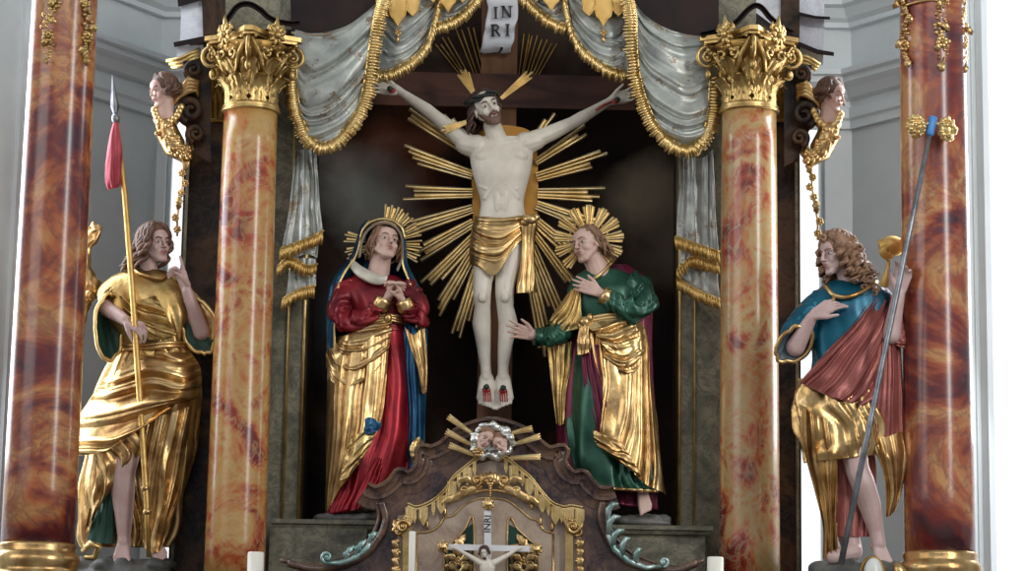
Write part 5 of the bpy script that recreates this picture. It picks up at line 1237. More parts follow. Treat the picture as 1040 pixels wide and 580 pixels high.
open_sleeve(a1, C, [(122, 288, 2, -11, 8, 0, -3, -5, 11), (109, 301, -2, -10, 14, 0, 3, -2, 15), (106, 318, -10, -6, 25, 0, 8, 0, 14), (111, 332, -19, -1, 33, 0, 14, 1, 10)], M['gold_dull'], M['darkgreen'], M['gold_pale'], 3)
open_sleeve(a1, C, [(178, 291, 2, 3, 13, 0, 4, 0, -12), (190, 306, 0, 4, 18, 0, 8, 0, -13), (198, 322, -6, 6, 24, 0, 13, -3, -11), (202, 331, -14, 8, 28, 0, 16, -4, -6)], M['gold'], M['darkgreen'], M['gold_pale'], 5)
# tunic folds on chest
mb = MB(); sheet(mb, C, [[(120, 300, -18), (138, 305, -24), (158, 300, -24)], [(128, 322, -22), (146, 325, -27), (168, 318, -26)], [(140, 345, -22), (156, 345, -27), (180, 340, -22)]], 60, 40, 'v', 3, 7, seed=6, thick=2, slant=-.8); mb.build('chest_drape', M['gold_dull'], a1)
# long gold skirt
mb = MB(); G = loft(mb, C, [(124, 352, 190, 352, 0, 18), (110, 372, 200, 372, 0, 24), (96, 400, 204, 400, 2, 28), (90, 430, 200, 432, 6, 26), (92, 465, 196, 465, 14, 20), (84, 505, 188, 500, 16, 18), (82, 540, 180, 535, 16, 17), (86, 556, 168, 556, 16, 17)], 160, 90, 10, (3, 6, 9, 10, 10.5), seed=31, slant=.18); mb.build('skirt', M['gold'], a1)
mb = MB(); G = sheet(mb, C, [[(190, 358, -8), (172, 358, -22), (150, 362, -24), (128, 372, -20), (106, 384, -8)], [(200, 366, -10), (182, 375, -30), (152, 380, -34), (118, 396, -28), (88, 410, -8)], [(205, 384, -10), (184, 394, -34), (152, 402, -40), (112, 420, -30), (76, 430, -6)], [(200, 402, -10), (178, 408, -34), (146, 422, -42), (108, 442, -32), (73, 452, -6)], [(186, 412, -8), (168, 418, -30), (138, 440, -38), (106, 458, -30), (78, 463, -8)]], 90, 110, 'v', 4, lambda u, v: 12 * min(1, .4 + 2 * u), seed=9, thick=3, slant=.42); mb.build('billowing_cloak', M['gold'], a1)
mb = MB(); sheet(mb, C, [[(140, 432, -38), (118, 450, -34), (96, 462, -26)], [(146, 452, -34), (122, 468, -32), (98, 482, -22)], [(136, 468, -26), (114, 490, -24), (92, 508, -16)], [(108, 500, -14), (98, 520, -14), (86, 540, -8)]], 50, 60, 'u', 3, 9, seed=7, thick=2.5, slant=.4); mb.build('lifted_hem', M['gold'], a1)
mb = MB(); sheet(mb, C, [[(118, 468, -12), (112, 475, -12), (108, 486, -10)], [(116, 510, -10), (106, 512, -10), (97, 518, -6)], [(116, 552, -8), (102, 552, -10), (88, 548, -6)]], 30, 30, 'u', 3, 3, thick=2); mb.build('green_lining', M['darkgreen'], a1)
mb = MB(); sheet(mb, C, [[(150, 425, -26), (172, 420, -26), (194, 412, -14)], [(146, 460, -22), (166, 460, -24), (190, 455, -12)], [(146, 500, -16), (163, 505, -18), (184, 498, -8)], [(144, 535, -14), (158, 545, -16), (174, 530, -6)], [(146, 556, -14), (158, 562, -16), (166, 555, -8)]], 60, 80, 'u', 3, 11, seed=5, thick=2.5, slant=.3); mb.build('skirt_front', M['gold'], a1)
mb = MB(); leafpts = [(98, 560), (90, 552), (84, 544), (90, 538)]; mb.tube([Q(84, 560, -14), Q(92, 552, -18), Q(100, 556, -18), Q(96, 566, -16), Q(86, 566, -14)], [3 * k, 4 * k, 4 * k, 3 * k, 2 * k], 8); mb.build('hem_curl', M['gold_pale'], a1)
mb = MB(); bp = [Q(*cat_rom([(121, 350, -2), (132, 352, -18), (150, 352, -23), (168, 350, -22), (184, 350, -12), (190, 350, 0)], i / 30)) for i in range(31)]
for o in (-1.8, 1.8): mb.tube([q + Vector((0, 0, o * k)) for q in bp], 2.0 * k, 8)
mb.build('belt', M['gold'], a1)
def wing(t, pts_list, mat, C):
    mb = MB()
    for pts, wd, d in pts_list: leaf(mb, C, pts, wd, d, 1, 4)
    return mb.build('wing', mat, t)
CW = Ctx(.05)
mb = MB(); sleeve(mb, CW, [(100, 296, 0, 8), (90, 290, 0, 12), (84, 272, 0, 8), (85, 252, 0, 7), (92, 240, 0, 8), (98, 232, 0, 6), (92, 228, 0, 4)], k=5, amp=(2, 2), wr=2, seed=2); sleeve(mb, CW, [(96, 290, 0, 10), (84, 302, 0, 12), (80, 320, 0, 8), (80, 345, 0, 4)], k=5, amp=(2, 2), wr=2, seed=4); mb.build('wing', M['gold'], a1)
# rock under the angel
mb = MB(); rnd = random.Random(3)
for i in range(9): mb.ell(Q(84 + i * 10.5, 574 + rnd.uniform(-2, 2), rnd.uniform(-20, 10)), (12 * k, 16 * k, 8 * k), None, 9, 6)
mb.ell(Q(126, 590, -6), (52 * k, 30 * k, 20 * k)); o = organic('rock_base', mb, M['rock'], None, .011, 2); setp(o, 'dark rocky base under the bare foot of the angel on the left', 'statue base')
mb = MB(); q = Q(126, 600, -4); mb.box((q.x - .30, -.37, ZP), (q.x + .27, .03, q.z)); o = mb.build('angel_pedestal', M['marble_green'], smooth=False); setp(o, 'stone pedestal carrying the rocky base of the left angel', 'pedestal')
# spear
CS = Ctx(-.36); sp = thing('spear', 'long gilded spear with a silver point and furled red flag', 'spear', CS.Q(151, 568, 0))
mb = MB(); pp = [(119, 128), (127, 200), (134, 290), (143, 420), (149, 510), (151, 566)]; mb.tube([CS.Q(x, y, 0) for x, y in pp], [2.3 * k, 2.8 * k, 3 * k, 3.2 * k, 3.0 * k, 2.2 * k], 10)
mb.build('shaft', M['gold_flat'], sp)
for y0 in (496, 520):
    mb = MB(); x0 = 147.4 if y0 == 496 else 149.2; mb.tube([CS.Q(x0, y0 - 3, 0), CS.Q(x0, y0, 0), CS.Q(x0 + .2, y0 + 3, 0)], [3 * k, 4.6 * k, 3 * k], 12); mb.build('shaft_ring', M['gold'], sp)
mb = MB(); rows = []
for y, w_, dd in ((76, .4, .4), (86, 1.6, 1.0), (98, 3.2, 1.5), (108, 4.6, 1.8), (113, 3.2, 1.8), (117, 2, 1.8)): x = 114.2 + (y - 76) * .075; rows.append([CS.Q(x - w_, y, 0), CS.Q(x, y, -dd), CS.Q(x + w_, y, 0), CS.Q(x, y, dd)])
mb.grid(rows, cu=True, cap=True); mb.tube([CS.Q(117, 116, 0), CS.Q(117.3, 119, 0), CS.Q(117.6, 122, 0), CS.Q(118, 125, 0)], [3 * k, 4.3 * k, 4.3 * k, 3 * k], 12); mb.build('point', M['steel'], sp)
mb = MB(); loft(mb, CS, [(115, 124, 121, 124, 0, 3), (112, 135, 122, 135, -1, 5), (109, 155, 124, 155, -1, 7), (107, 175, 123, 175, -1, 7), (108, 187, 122, 186, -1, 6), (110, 193, 121, 190, -1, 4)], 60, 50, 5, (.6, 2, 2.6, 2.4), seed=3, slant=.15); mb.build('furled_flag', M['flag'], sp)
# ---------------------------------------------------------------- angel with the sponge staff (right)
C = Ctx(-.90); k = C.k; Q = C.Q
a2 = thing('staff_angel', 'carved curly-haired angel in a teal tunic, rose shawl and gold skirt', 'statue', Q(872, 566, 0))
mb = MB()
def cap(a, b, r1, r2): mb.capsule(Q(*a), Q(*b), r1 * k, r2 * k)
hd = Head(Q(849, 259, -4), 45 * k, yaw=-62, pitch=-6, roll=-4); hd.flesh(mb)
cap((866, 300, 2), (858, 274, 0), 12, 9.5); cap((866, 312, 4), (868, 370, 6), 23, 22); cap((842, 314, 4), (884, 312, 4), 9, 9); cap((868, 370, 6), (864, 440, 0), 22, 16)
cap((832, 318, 2), (810, 348, -8), 6, 7); cap((808, 352, -12), (824, 323, -26), 10, 6); cap((892, 314, 2), (906, 340, 0), 8, 8); cap((905, 340, -18), (913, 298, -24), 9.5, 6.2)
hand(mb, Q(825, 321, -27), Q(842, 311, -31) - Q(825, 321, -27), Vector((.2, .7, -.5)), 41 * k, side=-1, curls=((.0, .25, .2), (.3, .5, .3), (.4, .6, .4), (.5, .6, .4)), thumb=.7, tcurl=.0, spread=.14)
hand(mb, Q(913, 297, -24), Q(918, 275, -28) - Q(913, 297, -24), Vector((-.35, -.93, 0)), 41 * k, side=-1, curls=((.3, .7, .5), (.45, .8, .5), (.5, .9, .6), (.5, .9, .6)), thumb=.55, tcurl=.5)
legp([(866, 410, 2, 14), (865, 450, -8, 14), (871, 478, -14, 12), (876, 490, -15, 12), (883, 512, -8, 11.5), (890, 540, -6, 7.6), (892, 552, -6, 7.4)])
foot(mb, Q(892, 553, -6), Q(902, 573, -18), Vector((.2, -.8, .9)), 38 * k, -1)
legp([(868, 410, 6, 18), (866, 480, 10, 13), (862, 545, 6, 11), (866, 560, 4, 10)]); cap((866, 560, 2), (846, 566, -10), 10, 7)
body = organic('body', mb, M['skin_mauve'], a2, .0046, 3); hd.features(a2, body, M['hair_light'])
hd.hair(a2, M['hair_light'], length=.82, curl=.12, face_cut=52, n=40, vol=.04, seed=22, rad=.068, freq=16, back=Vector((.34, .1, 0)))
# round curls
mb = MB(); rnd = random.Random(8)
for (x, y) in ((846, 238), (856, 238), (866, 243), (873, 252), (866, 256), (874, 264), (868, 268), (878, 274), (884, 284), (890, 292), (888, 298), (836, 242), (878, 292)):
    pts = [Q(x + 4.2 * (1 - t / 16 * .7) * math.cos(t * .75), y + 4.2 * (1 - t / 16 * .7) * math.sin(t * .75), -12 - t * .25) for t in range(14)]; mb.tube(pts, 1.7 * k, 6)
mb.build('curls', M['hair_light'], a2)
mb = MB(); loft(mb, C, [(846, 284, 878, 286, 2, 10), (828, 296, 902, 294, 2, 19), (820, 312, 908, 310, 1, 23), (822, 340, 902, 340, 0, 23), (826, 368, 898, 368, 0, 22), (820, 392, 900, 386, 0, 24)], 90, 50, 8, (.5, 1.6, 2.2, 3), seed=41, slant=.1); mb.build('tunic', M['teal'], a2)
mb = MB(); mb.tube([Q(*cat_rom([(838, 290, -8), (846, 299, -21), (858, 302, -24), (872, 298, -22), (884, 291, -12), (890, 286, 0)], i / 20)) for i in range(21)], 2.4 * k, 7); mb.tube([Q(847, 300, -22), Q(846, 308, -25), Q(844, 314, -27)], [2 * k, 2.4 * k, 1.4 * k], 7); mb.build('neckline', M['gold'], a2)
open_sleeve(a2, C, [(836, 304, 2, -9, -9, 0, 4, -4, -12), (824, 320, 0, -13, -10, 0, 6, -6, -15), (813, 338, -7, -18, -4, 0, 5, -14, -11), (807, 350, -17, -18, 3, 0, 4, -18, -7)], M['teal'], M['slate'], M['gold'], 7)
mb = MB(); sleeve(mb, C, [(890, 300, 2, 13), (902, 316, 2, 13), (910, 334, 1, 13), (914, 346, -1, 12), (912, 352, -2, 9)], k=4, amp=(1, 2), wr=2, seed=9); mb.build('sleeve', M['rose'], a2)
# rose shawl running diagonally, with a fuller fall on the right
mb = MB(); sheet(mb, C, [[(886, 302, -14), (898, 304, -14), (908, 312, -4)], [(866, 330, -26), (884, 334, -28), (906, 340, -8)], [(844, 352, -28), (868, 362, -33), (900, 370, -14)], [(826, 372, -26), (852, 388, -34), (890, 400, -20)], [(812, 388, -18), (842, 402, -32), (878, 412, -24)]], 80, 80, 'u', 5, 8, seed=13, thick=3, slant=.16); mb.build('shawl', M['rose'], a2)
mb = MB(); sheet(mb, C, [[(890, 330, -14), (902, 330, -12), (914, 338, 0)], [(886, 370, -20), (902, 370, -18), (916, 372, -2)], [(882, 410, -18), (900, 412, -18), (918, 412, -4)], [(882, 440, -14), (900, 450, -14), (919, 446, -4)]], 60, 70, 'u', 4, 4, seed=3, thick=3); mb.build('shawl_fall', M['rose'], a2)
mb = MB(); sheet(mb, C, [[(880, 436, -16), (896, 444, -18), (916, 438, -8)], [(886, 452, -18), (902, 460, -20), (920, 458, -8)], [(896, 475, -14), (906, 478, -16), (921, 474, -6)], [(900, 500, -8), (908, 502, -10), (916, 498, -2)], [(900, 525, -4), (904, 524, -6), (910, 518, 0)]], 50, 60, 'u', 3, 4, seed=8, thick=3, slant=.2); mb.build('gold_fall', M['gold'], a2)
# gold skirt
mb = MB(); G = loft(mb, C, [(812, 386, 900, 392, 0, 22), (808, 402, 902, 404, 0, 27), (808, 425, 902, 425, 0, 29), (814, 450, 900, 448, 0, 28), (822, 470, 890, 462, 0, 26)], 150, 60, 13, (4, 8, 9.5, 10), seed=51, slant=.12); mb.build('skirt', M['gold'], a2)
mb = MB(); ring = [G[0][j] for j in range(0, 150)]; mb.tube([q + Vector((0, -.006, 0)) for q in ring], 1.6 * k, 6, closed=True); mb.build('skirt_border', M['gold_pale'], a2)
mb = MB(); sheet(mb, C, [[(812, 410, -22), (824, 420, -30), (840, 425, -32)], [(814, 440, -20), (828, 448, -28), (846, 452, -30)], [(820, 470, -16), (832, 474, -24), (850, 468, -26)], [(828, 500, -12), (838, 502, -18), (850, 500, -16)], [(836, 535, -10), (842, 535, -14), (850, 535, -12)], [(836, 568, -8), (844, 566, -12), (852, 566, -10)]], 60, 90, 'u', 3, 9, seed=61, thick=3, slant=.35); mb.build('side_drape', M['gold'], a2)
mb = MB(); sheet(mb, C, [[(840, 450, 0), (862, 455, -8), (888, 450, 0)], [(842, 490, 0), (864, 490, -6), (890, 490, 0)], [(842, 545, 0), (862, 545, -6), (886, 545, 0)]], 60, 40, 'u', 5, 4, seed=5, thick=4); mb.build('robe_lining', M['rose'], a2)
mb = MB(); leaf(mb, Ctx(-.66), [(896, 304), (898, 290), (901, 276), (903, 262)], 4, 0, 1)
CW = Ctx(-.66)
for i in range(7):
    leaf(mb, CW, [(903, 264), (900 - i * .6 + 2, 256 - i * .5), (892 + i * 5.2, 243 - (2.5 - abs(i - 3)) * 1.4)], 4, -i * .6, 1)
mb.ell(CW.Q(906, 250, 0), (14 * k, 7 * k, 11 * k)); mb.build('wing', M['gold_flat'], a2)
mb = MB(); rnd = random.Random(5)
for i in range(8): mb.ell(Q(832 + i * 10.5, 577 + rnd.uniform(-2, 2), rnd.uniform(-20, 10)), (12 * k, 16 * k, 8 * k), None, 9, 6)
mb.ell(Q(868, 592, -6), (48 * k, 30 * k, 20 * k)); o = organic('rock_base', mb, M['rock'], None, .011, 2); setp(o, 'dark rocky base under the angel in the teal tunic', 'statue base')
mb = MB(); q = Q(868, 602, -4); mb.box((q.x - .27, -1.14, ZP), (q.x + .10, -.72, q.z)); o = mb.build('angel_pedestal', M['marble_green'], smooth=False); setp(o, 'stone pedestal carrying the rocky base of the right angel', 'pedestal')
# staff with hyssop sponges
CS = Ctx(-.40)
def column_front(x): return -1.12
st = thing('sponge_staff', 'long grey staff with a blue wrap and two gilded sponge clusters', 'staff', P(854, 573, -1.16))
p0 = P(854, 573, -1.16); p2 = P(946, 128, -1.17)
p1 = p0.lerp(p2, .55)
mb = MB(); mb.tube([p0, p0.lerp(p2, .3), p0.lerp(p2, .7), p2], [.0155, .015, .014, .012], 10); mb.build('shaft', M['steel'], st)
mb = MB(); d_ = (p2 - p0).normalized(); mb.tube([p2 - d_ * .05, p2 - d_ * .04, p2 + d_ * .045, p2 + d_ * .05], [.016, .021, .021, .016], 12); mb.build('blue_wrap', M['blue_tape'], st)
CT = Ctx(-1.17); rnd = random.Random(2)
for cx_ in (931.5, 962):
    mb = MB()
    for i in range(70):
        v = Vector((rnd.gauss(0, 1), rnd.gauss(0, 1), rnd.gauss(0, 1))).normalized()
        mb.ell(CT.Q(cx_ + (0 if cx_ > 940 else -.5), 128 + (3 if cx_ > 940 else 0), 0) + Vector((v.x * 8.5, v.y * 7, v.z * 11)) * CT.k, rnd.uniform(1.7, 3) * CT.k, None, 7, 5)
    mb.ell(CT.Q(cx_, 128 + (3 if cx_ > 940 else 0), 0), (8.5 * CT.k, 7 * CT.k, 11 * CT.k)); mb.tube([p2 + d_ * .02, CT.Q(cx_, 129, 0)], .01, 8)
    mb.build('sponge_cluster', M['gold_pale'], st)
# ================================================================ CHERUB HEAD BRACKETS
def cherub(L):
    C = Ctx(-.20); k = C.k; Q = C.Q
    t = thing('cherub_bracket', 'carved cherub head and gold scrolls on the bracket %s' % ('left of the left coral column' if L else 'right of the right coral column'), 'bracket', Q(184 if L else 828, 240, 0), 'cherub head brackets')
    if L: hc = (165, 93); yaw = -50
    else: hc = (845, 98); yaw = 50
    S = (lambda x: x) if L else (lambda x: 1010.5 - x)      # mirror about the altar's axis
    dy = 0 if L else 4
    def m(x, y, d=0): return Q(S(x), y + dy, d)
    hd = Head(Q(hc[0], hc[1], -6), 36 * k, yaw=yaw, pitch=-10, roll=-4 if L else 4); mb = MB(); hd.flesh(mb)
    mb.capsule(m(168, 118, -2), m(167, 100, -4), 11 * k, 9.5 * k); mb.ell(m(169, 121, -2), (14 * k, 10 * k, 10 * k))
    b = organic('bust', mb, M['skin_pink'], t, .0038, 3); hd.features(t, b, M['hair'])
    hd.hair(t, M['hair'], length=.36, curl=.08, face_cut=74, n=28, vol=.02, seed=4, rad=.075, freq=12)
    # gilded collar and scaly body scroll
    mb = MB(); rnd = random.Random(3)
    for i in range(11):
        u = i / 10; x, y = cat_rom([(157, 112), (161, 121), (169, 125), (179, 119), (184, 109)], u); mb.ell(m(x, y, -9), (4.2 * k, 4 * k, 4.5 * k), None, 8, 6)
    mb.build('gilt_collar', M['gold_pale'], t)
    mb = MB(); mb.tube([m(*q) for q in [(168, 121, -2), (170, 135, -4), (178, 150, -4), (187, 158, -2), (193, 152, 0), (192, 140, 2)]], [9 * k, 12 * k, 12 * k, 8 * k, 5 * k, 3 * k], 14)
    for i in range(110):
        u = rnd.random(); x, y = cat_rom([(167, 130), (172, 140), (180, 150), (186, 155)], u); mb.ell(m(x + rnd.uniform(-9, 9), y + rnd.uniform(-5, 5), -12 + rnd.uniform(-2, 2)), rnd.uniform(2.0, 4) * k, None, 7, 5)
    mb.build('gilt_scroll_body', M['gold'], t)
    mb = MB()
    for i in range(4): mb.tube([m(*q) for q in [(176, 108 - i * 1.5, -4), (183 + i, 98 - i * 3, -6), (192, 92 - i * 4, -8), (200, 92 - i * 3, -6), (201, 99 - i, -4)]], [1.5 * k, 3.2 * k, 3.6 * k, 3 * k, 1.5 * k], 8)
    mb.build('gilt_plume', M['gold'], t)
    for (x, y, r, w_) in ((194, 112, 13, 4.5), (197, 71, 9, 3.6), (199, 136, 9, 3.5)):
        mb = MB(); pts = []; n = 40
        for i in range(n + 1):
            tt = i / n; rr = r * (1 - .85 * tt); a = PI * .6 + 2 * PI * 1.6 * tt; pts.append(m(x + rr * math.cos(a), y + rr * math.sin(a), -6 - 3 * tt))
        mb.tube(pts, [w_ * k * (1 - .45 * i / n) for i in range(n + 1)], 9); mb.build('dark_volute', M['marble_dark'], t)
    mb = MB()
    poly = [(186, 62), (214, 60), (214, 165), (204, 160), (196, 150), (190, 132), (183, 116), (184, 96), (188, 80)]
    mb.slab([(S(x), y + dy) for x, y in (poly if L else poly[::-1])], Q, 4, 30); mb.build('bracket_core', M['marble_dark'], t, smooth=False)
    # pendant chain of flowers
    mb = MB(); yy = 158
    for i, (x, y) in enumerate(((187, 166), (185, 176), (188, 186), (184, 196), (180, 206), (178, 221), (180, 233))):
        if i in (0, 4): leaf(mb, C, [(S(x), y - 6 + dy), (S(x + 2), y + dy), (S(x), y + 7 + dy)], 3.2, -4, 3)
        else: flower(mb, C, S(x), y + dy, -4, 5 if i == 4 else 4.2, 6)
    mb.tube([m(187, 156, -3), m(186, 180, -3), m(184, 200, -3), m(180, 220, -3), m(180, 240, -3)], 1.1 * k, 6)
    mb.build('flower_pendant', M['gold_dull'] if not L else M['gold'], t)
cherub(True); cherub(False)
# ================================================================ TABERNACLE
C = Ctx(-.62); k = C.k; Q = C.Q
tb = thing('tabernacle', 'marbled tabernacle with a swooping dark crest, gilded fringe and gold-lined door', 'tabernacle', P(501, 640, -.45))
crest = [(372, 495), (380, 499), (390, 497), (400, 489), (406, 481), (414, 484), (423, 480), (428, 468), (428, 457), (438, 458), (450, 453), (462, 443), (476, 435), (499, 430), (522, 435), (536, 443), (546, 451), (558, 459), (572, 457), (570, 468), (574, 478), (583, 484), (592, 483), (598, 491), (607, 499), (617, 500), (624, 498)]
sp = smooth_path(crest, 130)
prof = [(6, -8), (7, 10), (5.5, 13), (3.5, 13), (2.5, 9), (0, 7), (-3, 6), (-5, 8), (-8, 8), (-9, 4), (-14, 2), (-18, 1.5), (-19, -8)]
mb = MB(); molding(mb, C, sp, prof); cr = mb.build('crest_cornice', M['marble_crest'], tb, sharp=35)
body_o = [(x, y + 4) for x, y in smooth_path(crest, 60)] + [(618, 506), (612, 530), (618, 548), (630, 562), (650, 575), (690, 584), (712, 590), (712, 640), (288, 640), (290, 590), (310, 584), (348, 576), (370, 562), (382, 545), (390, 528), (386, 508), (376, 500)]
mb = MB(); mb.slab(body_o, Q, 0, 26); mb.build('body_panel', M['marble_crest'], tb, smooth=False)
# flaring side mouldings with rolled edge
for L in (True, False):
    pts = [(388, 510), (392, 527), (386, 545), (374, 560), (354, 572), (320, 578), (292, 572)] if L else [(612, 510), (610, 527), (616, 545), (628, 560), (650, 572), (682, 580), (708, 572)]
    mb = MB(); q = smooth_path(pts, 50); mb.tube([Q(x, y, -5) for x, y in q], [4 * k] * 50, 10); mb.tube([Q(x + (-7 if L else 7), y - 3, -1) for x, y in q], [2.2 * k] * 50, 8)
    mb.build('side_moulding', M['marble_crest'], tb)
# recessed front panel
fp = [(423, 640), (423, 541), (436, 540), (446, 534), (452, 526), (461, 523), (470, 514), (484, 507), (497, 506), (514, 508), (526, 516), (538, 526), (546, 529), (552, 538), (562, 542), (562, 640)]
mb = MB(); mb.slab([(402, 640), (404, 524), (424, 520), (440, 513), (452, 503), (461, 490), (474, 479), (486, 471), (499, 468), (513, 471), (526, 480), (540, 492), (550, 505), (560, 516), (572, 521), (590, 524), (590, 640)], Q, -5, 1); mb.build('front_panel', M['marble_beige'], tb, smooth=False)
mb = MB(); mb.slab(fp, Q, -8, -4); dr = mb.build('door', M['marble_beige'], tb, smooth=False)
mb = MB(); mb.tube([Q(x, y, -8.6) for x, y in smooth_path(fp[1:-1], 90)], 1.1 * k, 7); mb.tube([Q(423, 640, -8.6), Q(423, 541, -8.6)], 1.1 * k, 7); mb.tube([Q(562, 640, -8.6), Q(562, 542, -8.6)], 1.1 * k, 7); mb.build('door_border', M['gold'], dr)
for pts in ([(451, 640), (451, 556), (462, 549), (472, 538), (481, 531), (481, 640)], [(547, 640), (547, 556), (538, 549), (526, 538), (516, 532), (516, 640)]):
    mb = MB(); mb.slab(pts, Q, -8.8, -7.5); mb.build('green_inset', M['darkgreen'], dr, smooth=False)
    mb = MB(); mb.tube([Q(x, y, -9.2) for x, y in smooth_path(pts[1:], 40)] , 1.0 * k, 7); mb.tube([Q(*pts[0], -9.2), Q(*pts[1], -9.2)], 1.0 * k, 7)
    s_ = 1 if pts[0][0] < 500 else -1; cx0 = 466 if s_ > 0 else 532
    for i in range(3):
        yb = 578 - i * 10
        for q_ in (-1, 1): leaf(mb, C, [(cx0, yb + 6), (cx0 + q_ * 5, yb - 1), (cx0 + q_ * 11, yb - 3), (cx0 + q_ * 12, yb + 4)], 3.0, -9.5, 3)
    leaf(mb, C, [(cx0 - 4 * s_, 562), (cx0, 552), (cx0 + 7 * s_, 543)], 4.5, -9.5, 4); flower(mb, C, cx0, 570, -10, 5, 6)
    for q_ in (-1, 1): spiral(mb, C, cx0 + q_ * 7, 574, -10, 5, 1.3, PI / 2, q_, 1.4)
    mb.build('gilt_foliage', M['gold'], dr)
# fringe hanging under the crest, in gilded tongues
fl = smooth_path([(414, 518), (424, 521), (440, 514), (452, 503), (461, 490), (474, 479), (486, 470), (499, 467), (513, 470), (526, 480), (540, 492), (550, 505), (560, 516), (572, 521), (580, 520), (592, 522)], 120)
mb = MB(); mb.tube([Q(x, y - 4, -13) for x, y in fl], 1.2 * k, 7); mb.tube([Q(x, y - 7, -14) for x, y in fl], .9 * k, 7); mb.build('gilt_fillet', M['gold_pale'], tb)
rnd = random.Random(9)
for i in range(0, 25):
    x, y = fl[min(119, int(2 + i * 4.8))]; big = i % 2 == 0; a = 4.6 if big else 2.0; l_ = (15 if big else 11); 
    if 488 < x < 511: continue
    mb = MB(); mb.slab([(x - a, y - 4), (x - a, y + l_ * .45), (x - a * .5, y + l_ * .75), (x, y + l_), (x + a * .5, y + l_ * .75), (x + a, y + l_ * .45), (x + a, y - 4)], Q, -14, -11)
    for s_ in (-.5, .5): mb.tube([Q(x + a * s_, y - 3, -14.4), Q(x + a * s_, y + l_ * .6, -14.4)], .6 * k, 5)
    mb.build('fringe_tongue', M['gold_pale'], tb, sharp=40)
for x, y in ((434, 534), (452, 521), (540, 514), (549, 530), (561, 536), (420, 545)):
    mb = MB(); mb.tube([Q(x, y - 7, -10), Q(x, y - 3, -10), Q(x, y + 1, -10), Q(x, y + 4, -10)], [.6 * k, 1.6 * k, 2.1 * k, 1.2 * k], 8); mb.build('tassel', M['gold'], tb)
# central gilded shell and foliage band
mb = MB()
for i in range(7):
    a = PI * (.12 + .76 * i / 6); leaf(mb, C, [(498, 492), (498 - 7 * math.cos(a), 491 - 6 * math.sin(a)), (498 - 15 * math.cos(a), 490 - 12 * math.sin(a))], 3.2, -14 - (3 - abs(i - 3)), 2)
for q_ in (-1, 1):
    spiral(mb, C, 498 + q_ * 14, 488, -15, 6, 1.4, PI / 2, q_, 2); spiral(mb, C, 498 + q_ * 27, 498, -14, 5, 1.3, PI / 2, q_, 1.8)
    leaf(mb, C, [(498 + q_ * 8, 494), (498 + q_ * 22, 498), (498 + q_ * 36, 506), (498 + q_ * 40, 512)], 4, -13, 5); leaf(mb, C, [(498 + q_ * 14, 492), (498 + q_ * 26, 486), (498 + q_ * 34, 492)], 3.5, -13, 3)
    leaf(mb, C, [(498 + q_ * 30, 500), (498 + q_ * 44, 508), (498 + q_ * 52, 516)], 3, -12, 3)
mb.tube([Q(498 + 38 * s / 10, 498 + .13 * (s * s) * .9, -13) for s in range(-10, 11)], 1.6 * k, 7)
for i in range(5): mb.ell(Q(498, 494 + i * 2.4, -17), (2.4 - i * .3) * k, None, 8, 6)
flower(mb, C, 498, 488, -18, 6, 7); mb.build('gilt_shell', M['gold'], tb)
# side pilasters of the tabernacle with gilded capitals
for x, s_ in ((413, -1), (578, 1)):
    mb = MB(); mb.slab([(x - 4, 532), (x + 4, 532), (x + 4, 640), (x - 4, 640)], Q, -12, -4); mb.build('gilt_pilaster', M['gold_dull'], tb, smooth=False)
    mb = MB(); xo = x + s_ * 9
    spiral(mb, C, x + s_ * 4, 535, -14, 7, 1.5, 0, s_, 2.6); spiral(mb, C, xo, 540, -12, 5, 1.4, PI, -s_, 2.0); flower(mb, C, x, 528, -13, 5, 6); leaf(mb, C, [(x - 3, 545), (xo, 537), (xo + s_ * 4, 528)], 4, -10, 4)
    flower(mb, C, xo - s_ * 2, 530, -12, 4, 5); mb.build('scroll_capital', M['gold'], tb)
    mb = MB()
    for i in range(5): leaf(mb, C, [(xo - s_ * 1, 548 + i * 9), (xo + s_ * 3, 552 + i * 9), (xo - s_ * 1, 559 + i * 9)], 3.0, -10, 3); mb.ell(Q(xo + (i % 2 * 3 - 1.5), 552 + i * 9, -11), 2.0 * k, None, 7, 5)
    mb.build('gilt_drop', M['gold'], tb)
# cloud with two cherub faces and sheaves of rays on top of the crest
CC = Ctx(-.74); k = CC.k; Q = CC.Q
cl = thing('cherub_cloud', 'silver cloud with two small faces and gilded ray sheaves on the crest', 'ornament', Q(499, 468, 0))
mb = MB()
for i in range(24):
    a = 2 * PI * i / 24 + rnd.uniform(-.1, .1); q_ = rnd.uniform(.82, 1.1); mb.ell(Q(500 + 21 * q_ * math.cos(a), 448.5 + 15.5 * q_ * math.sin(a), -2 + 3 * math.sin(a * 5)), (rnd.uniform(3.0, 7.5) * k, 5 * k, rnd.uniform(2.6, 5.5) * k))
mb.ell(Q(499, 449, 4), (19 * k, 6 * k, 15 * k)); organic('cloud', mb, M['silver'], cl, .004, 2)
for cx0, cy0, h_, yw, rl in ((492.5, 446, 24, 20, 35), (508, 451, 22, -25, -38)):
    hd = Head(Q(cx0, cy0, -6), h_ * k, yaw=yw, pitch=-8, roll=rl); mb = MB(); hd.flesh(mb); b = organic('face', mb, M['skin_pink'], cl, .003, 2)
    for c_ in (): pass
    hd.features(cl, b, M['hair_light']); hd.hair(cl, M['hair_light'], length=.05, curl=.03, face_cut=85, n=18, vol=-.01, bangs=-.03, seed=5, rad=.06)
mb = MB(); flower(mb, CC, 486, 459, -8, 6, 7); mb.build('gilt_flower', M['gold'], cl)
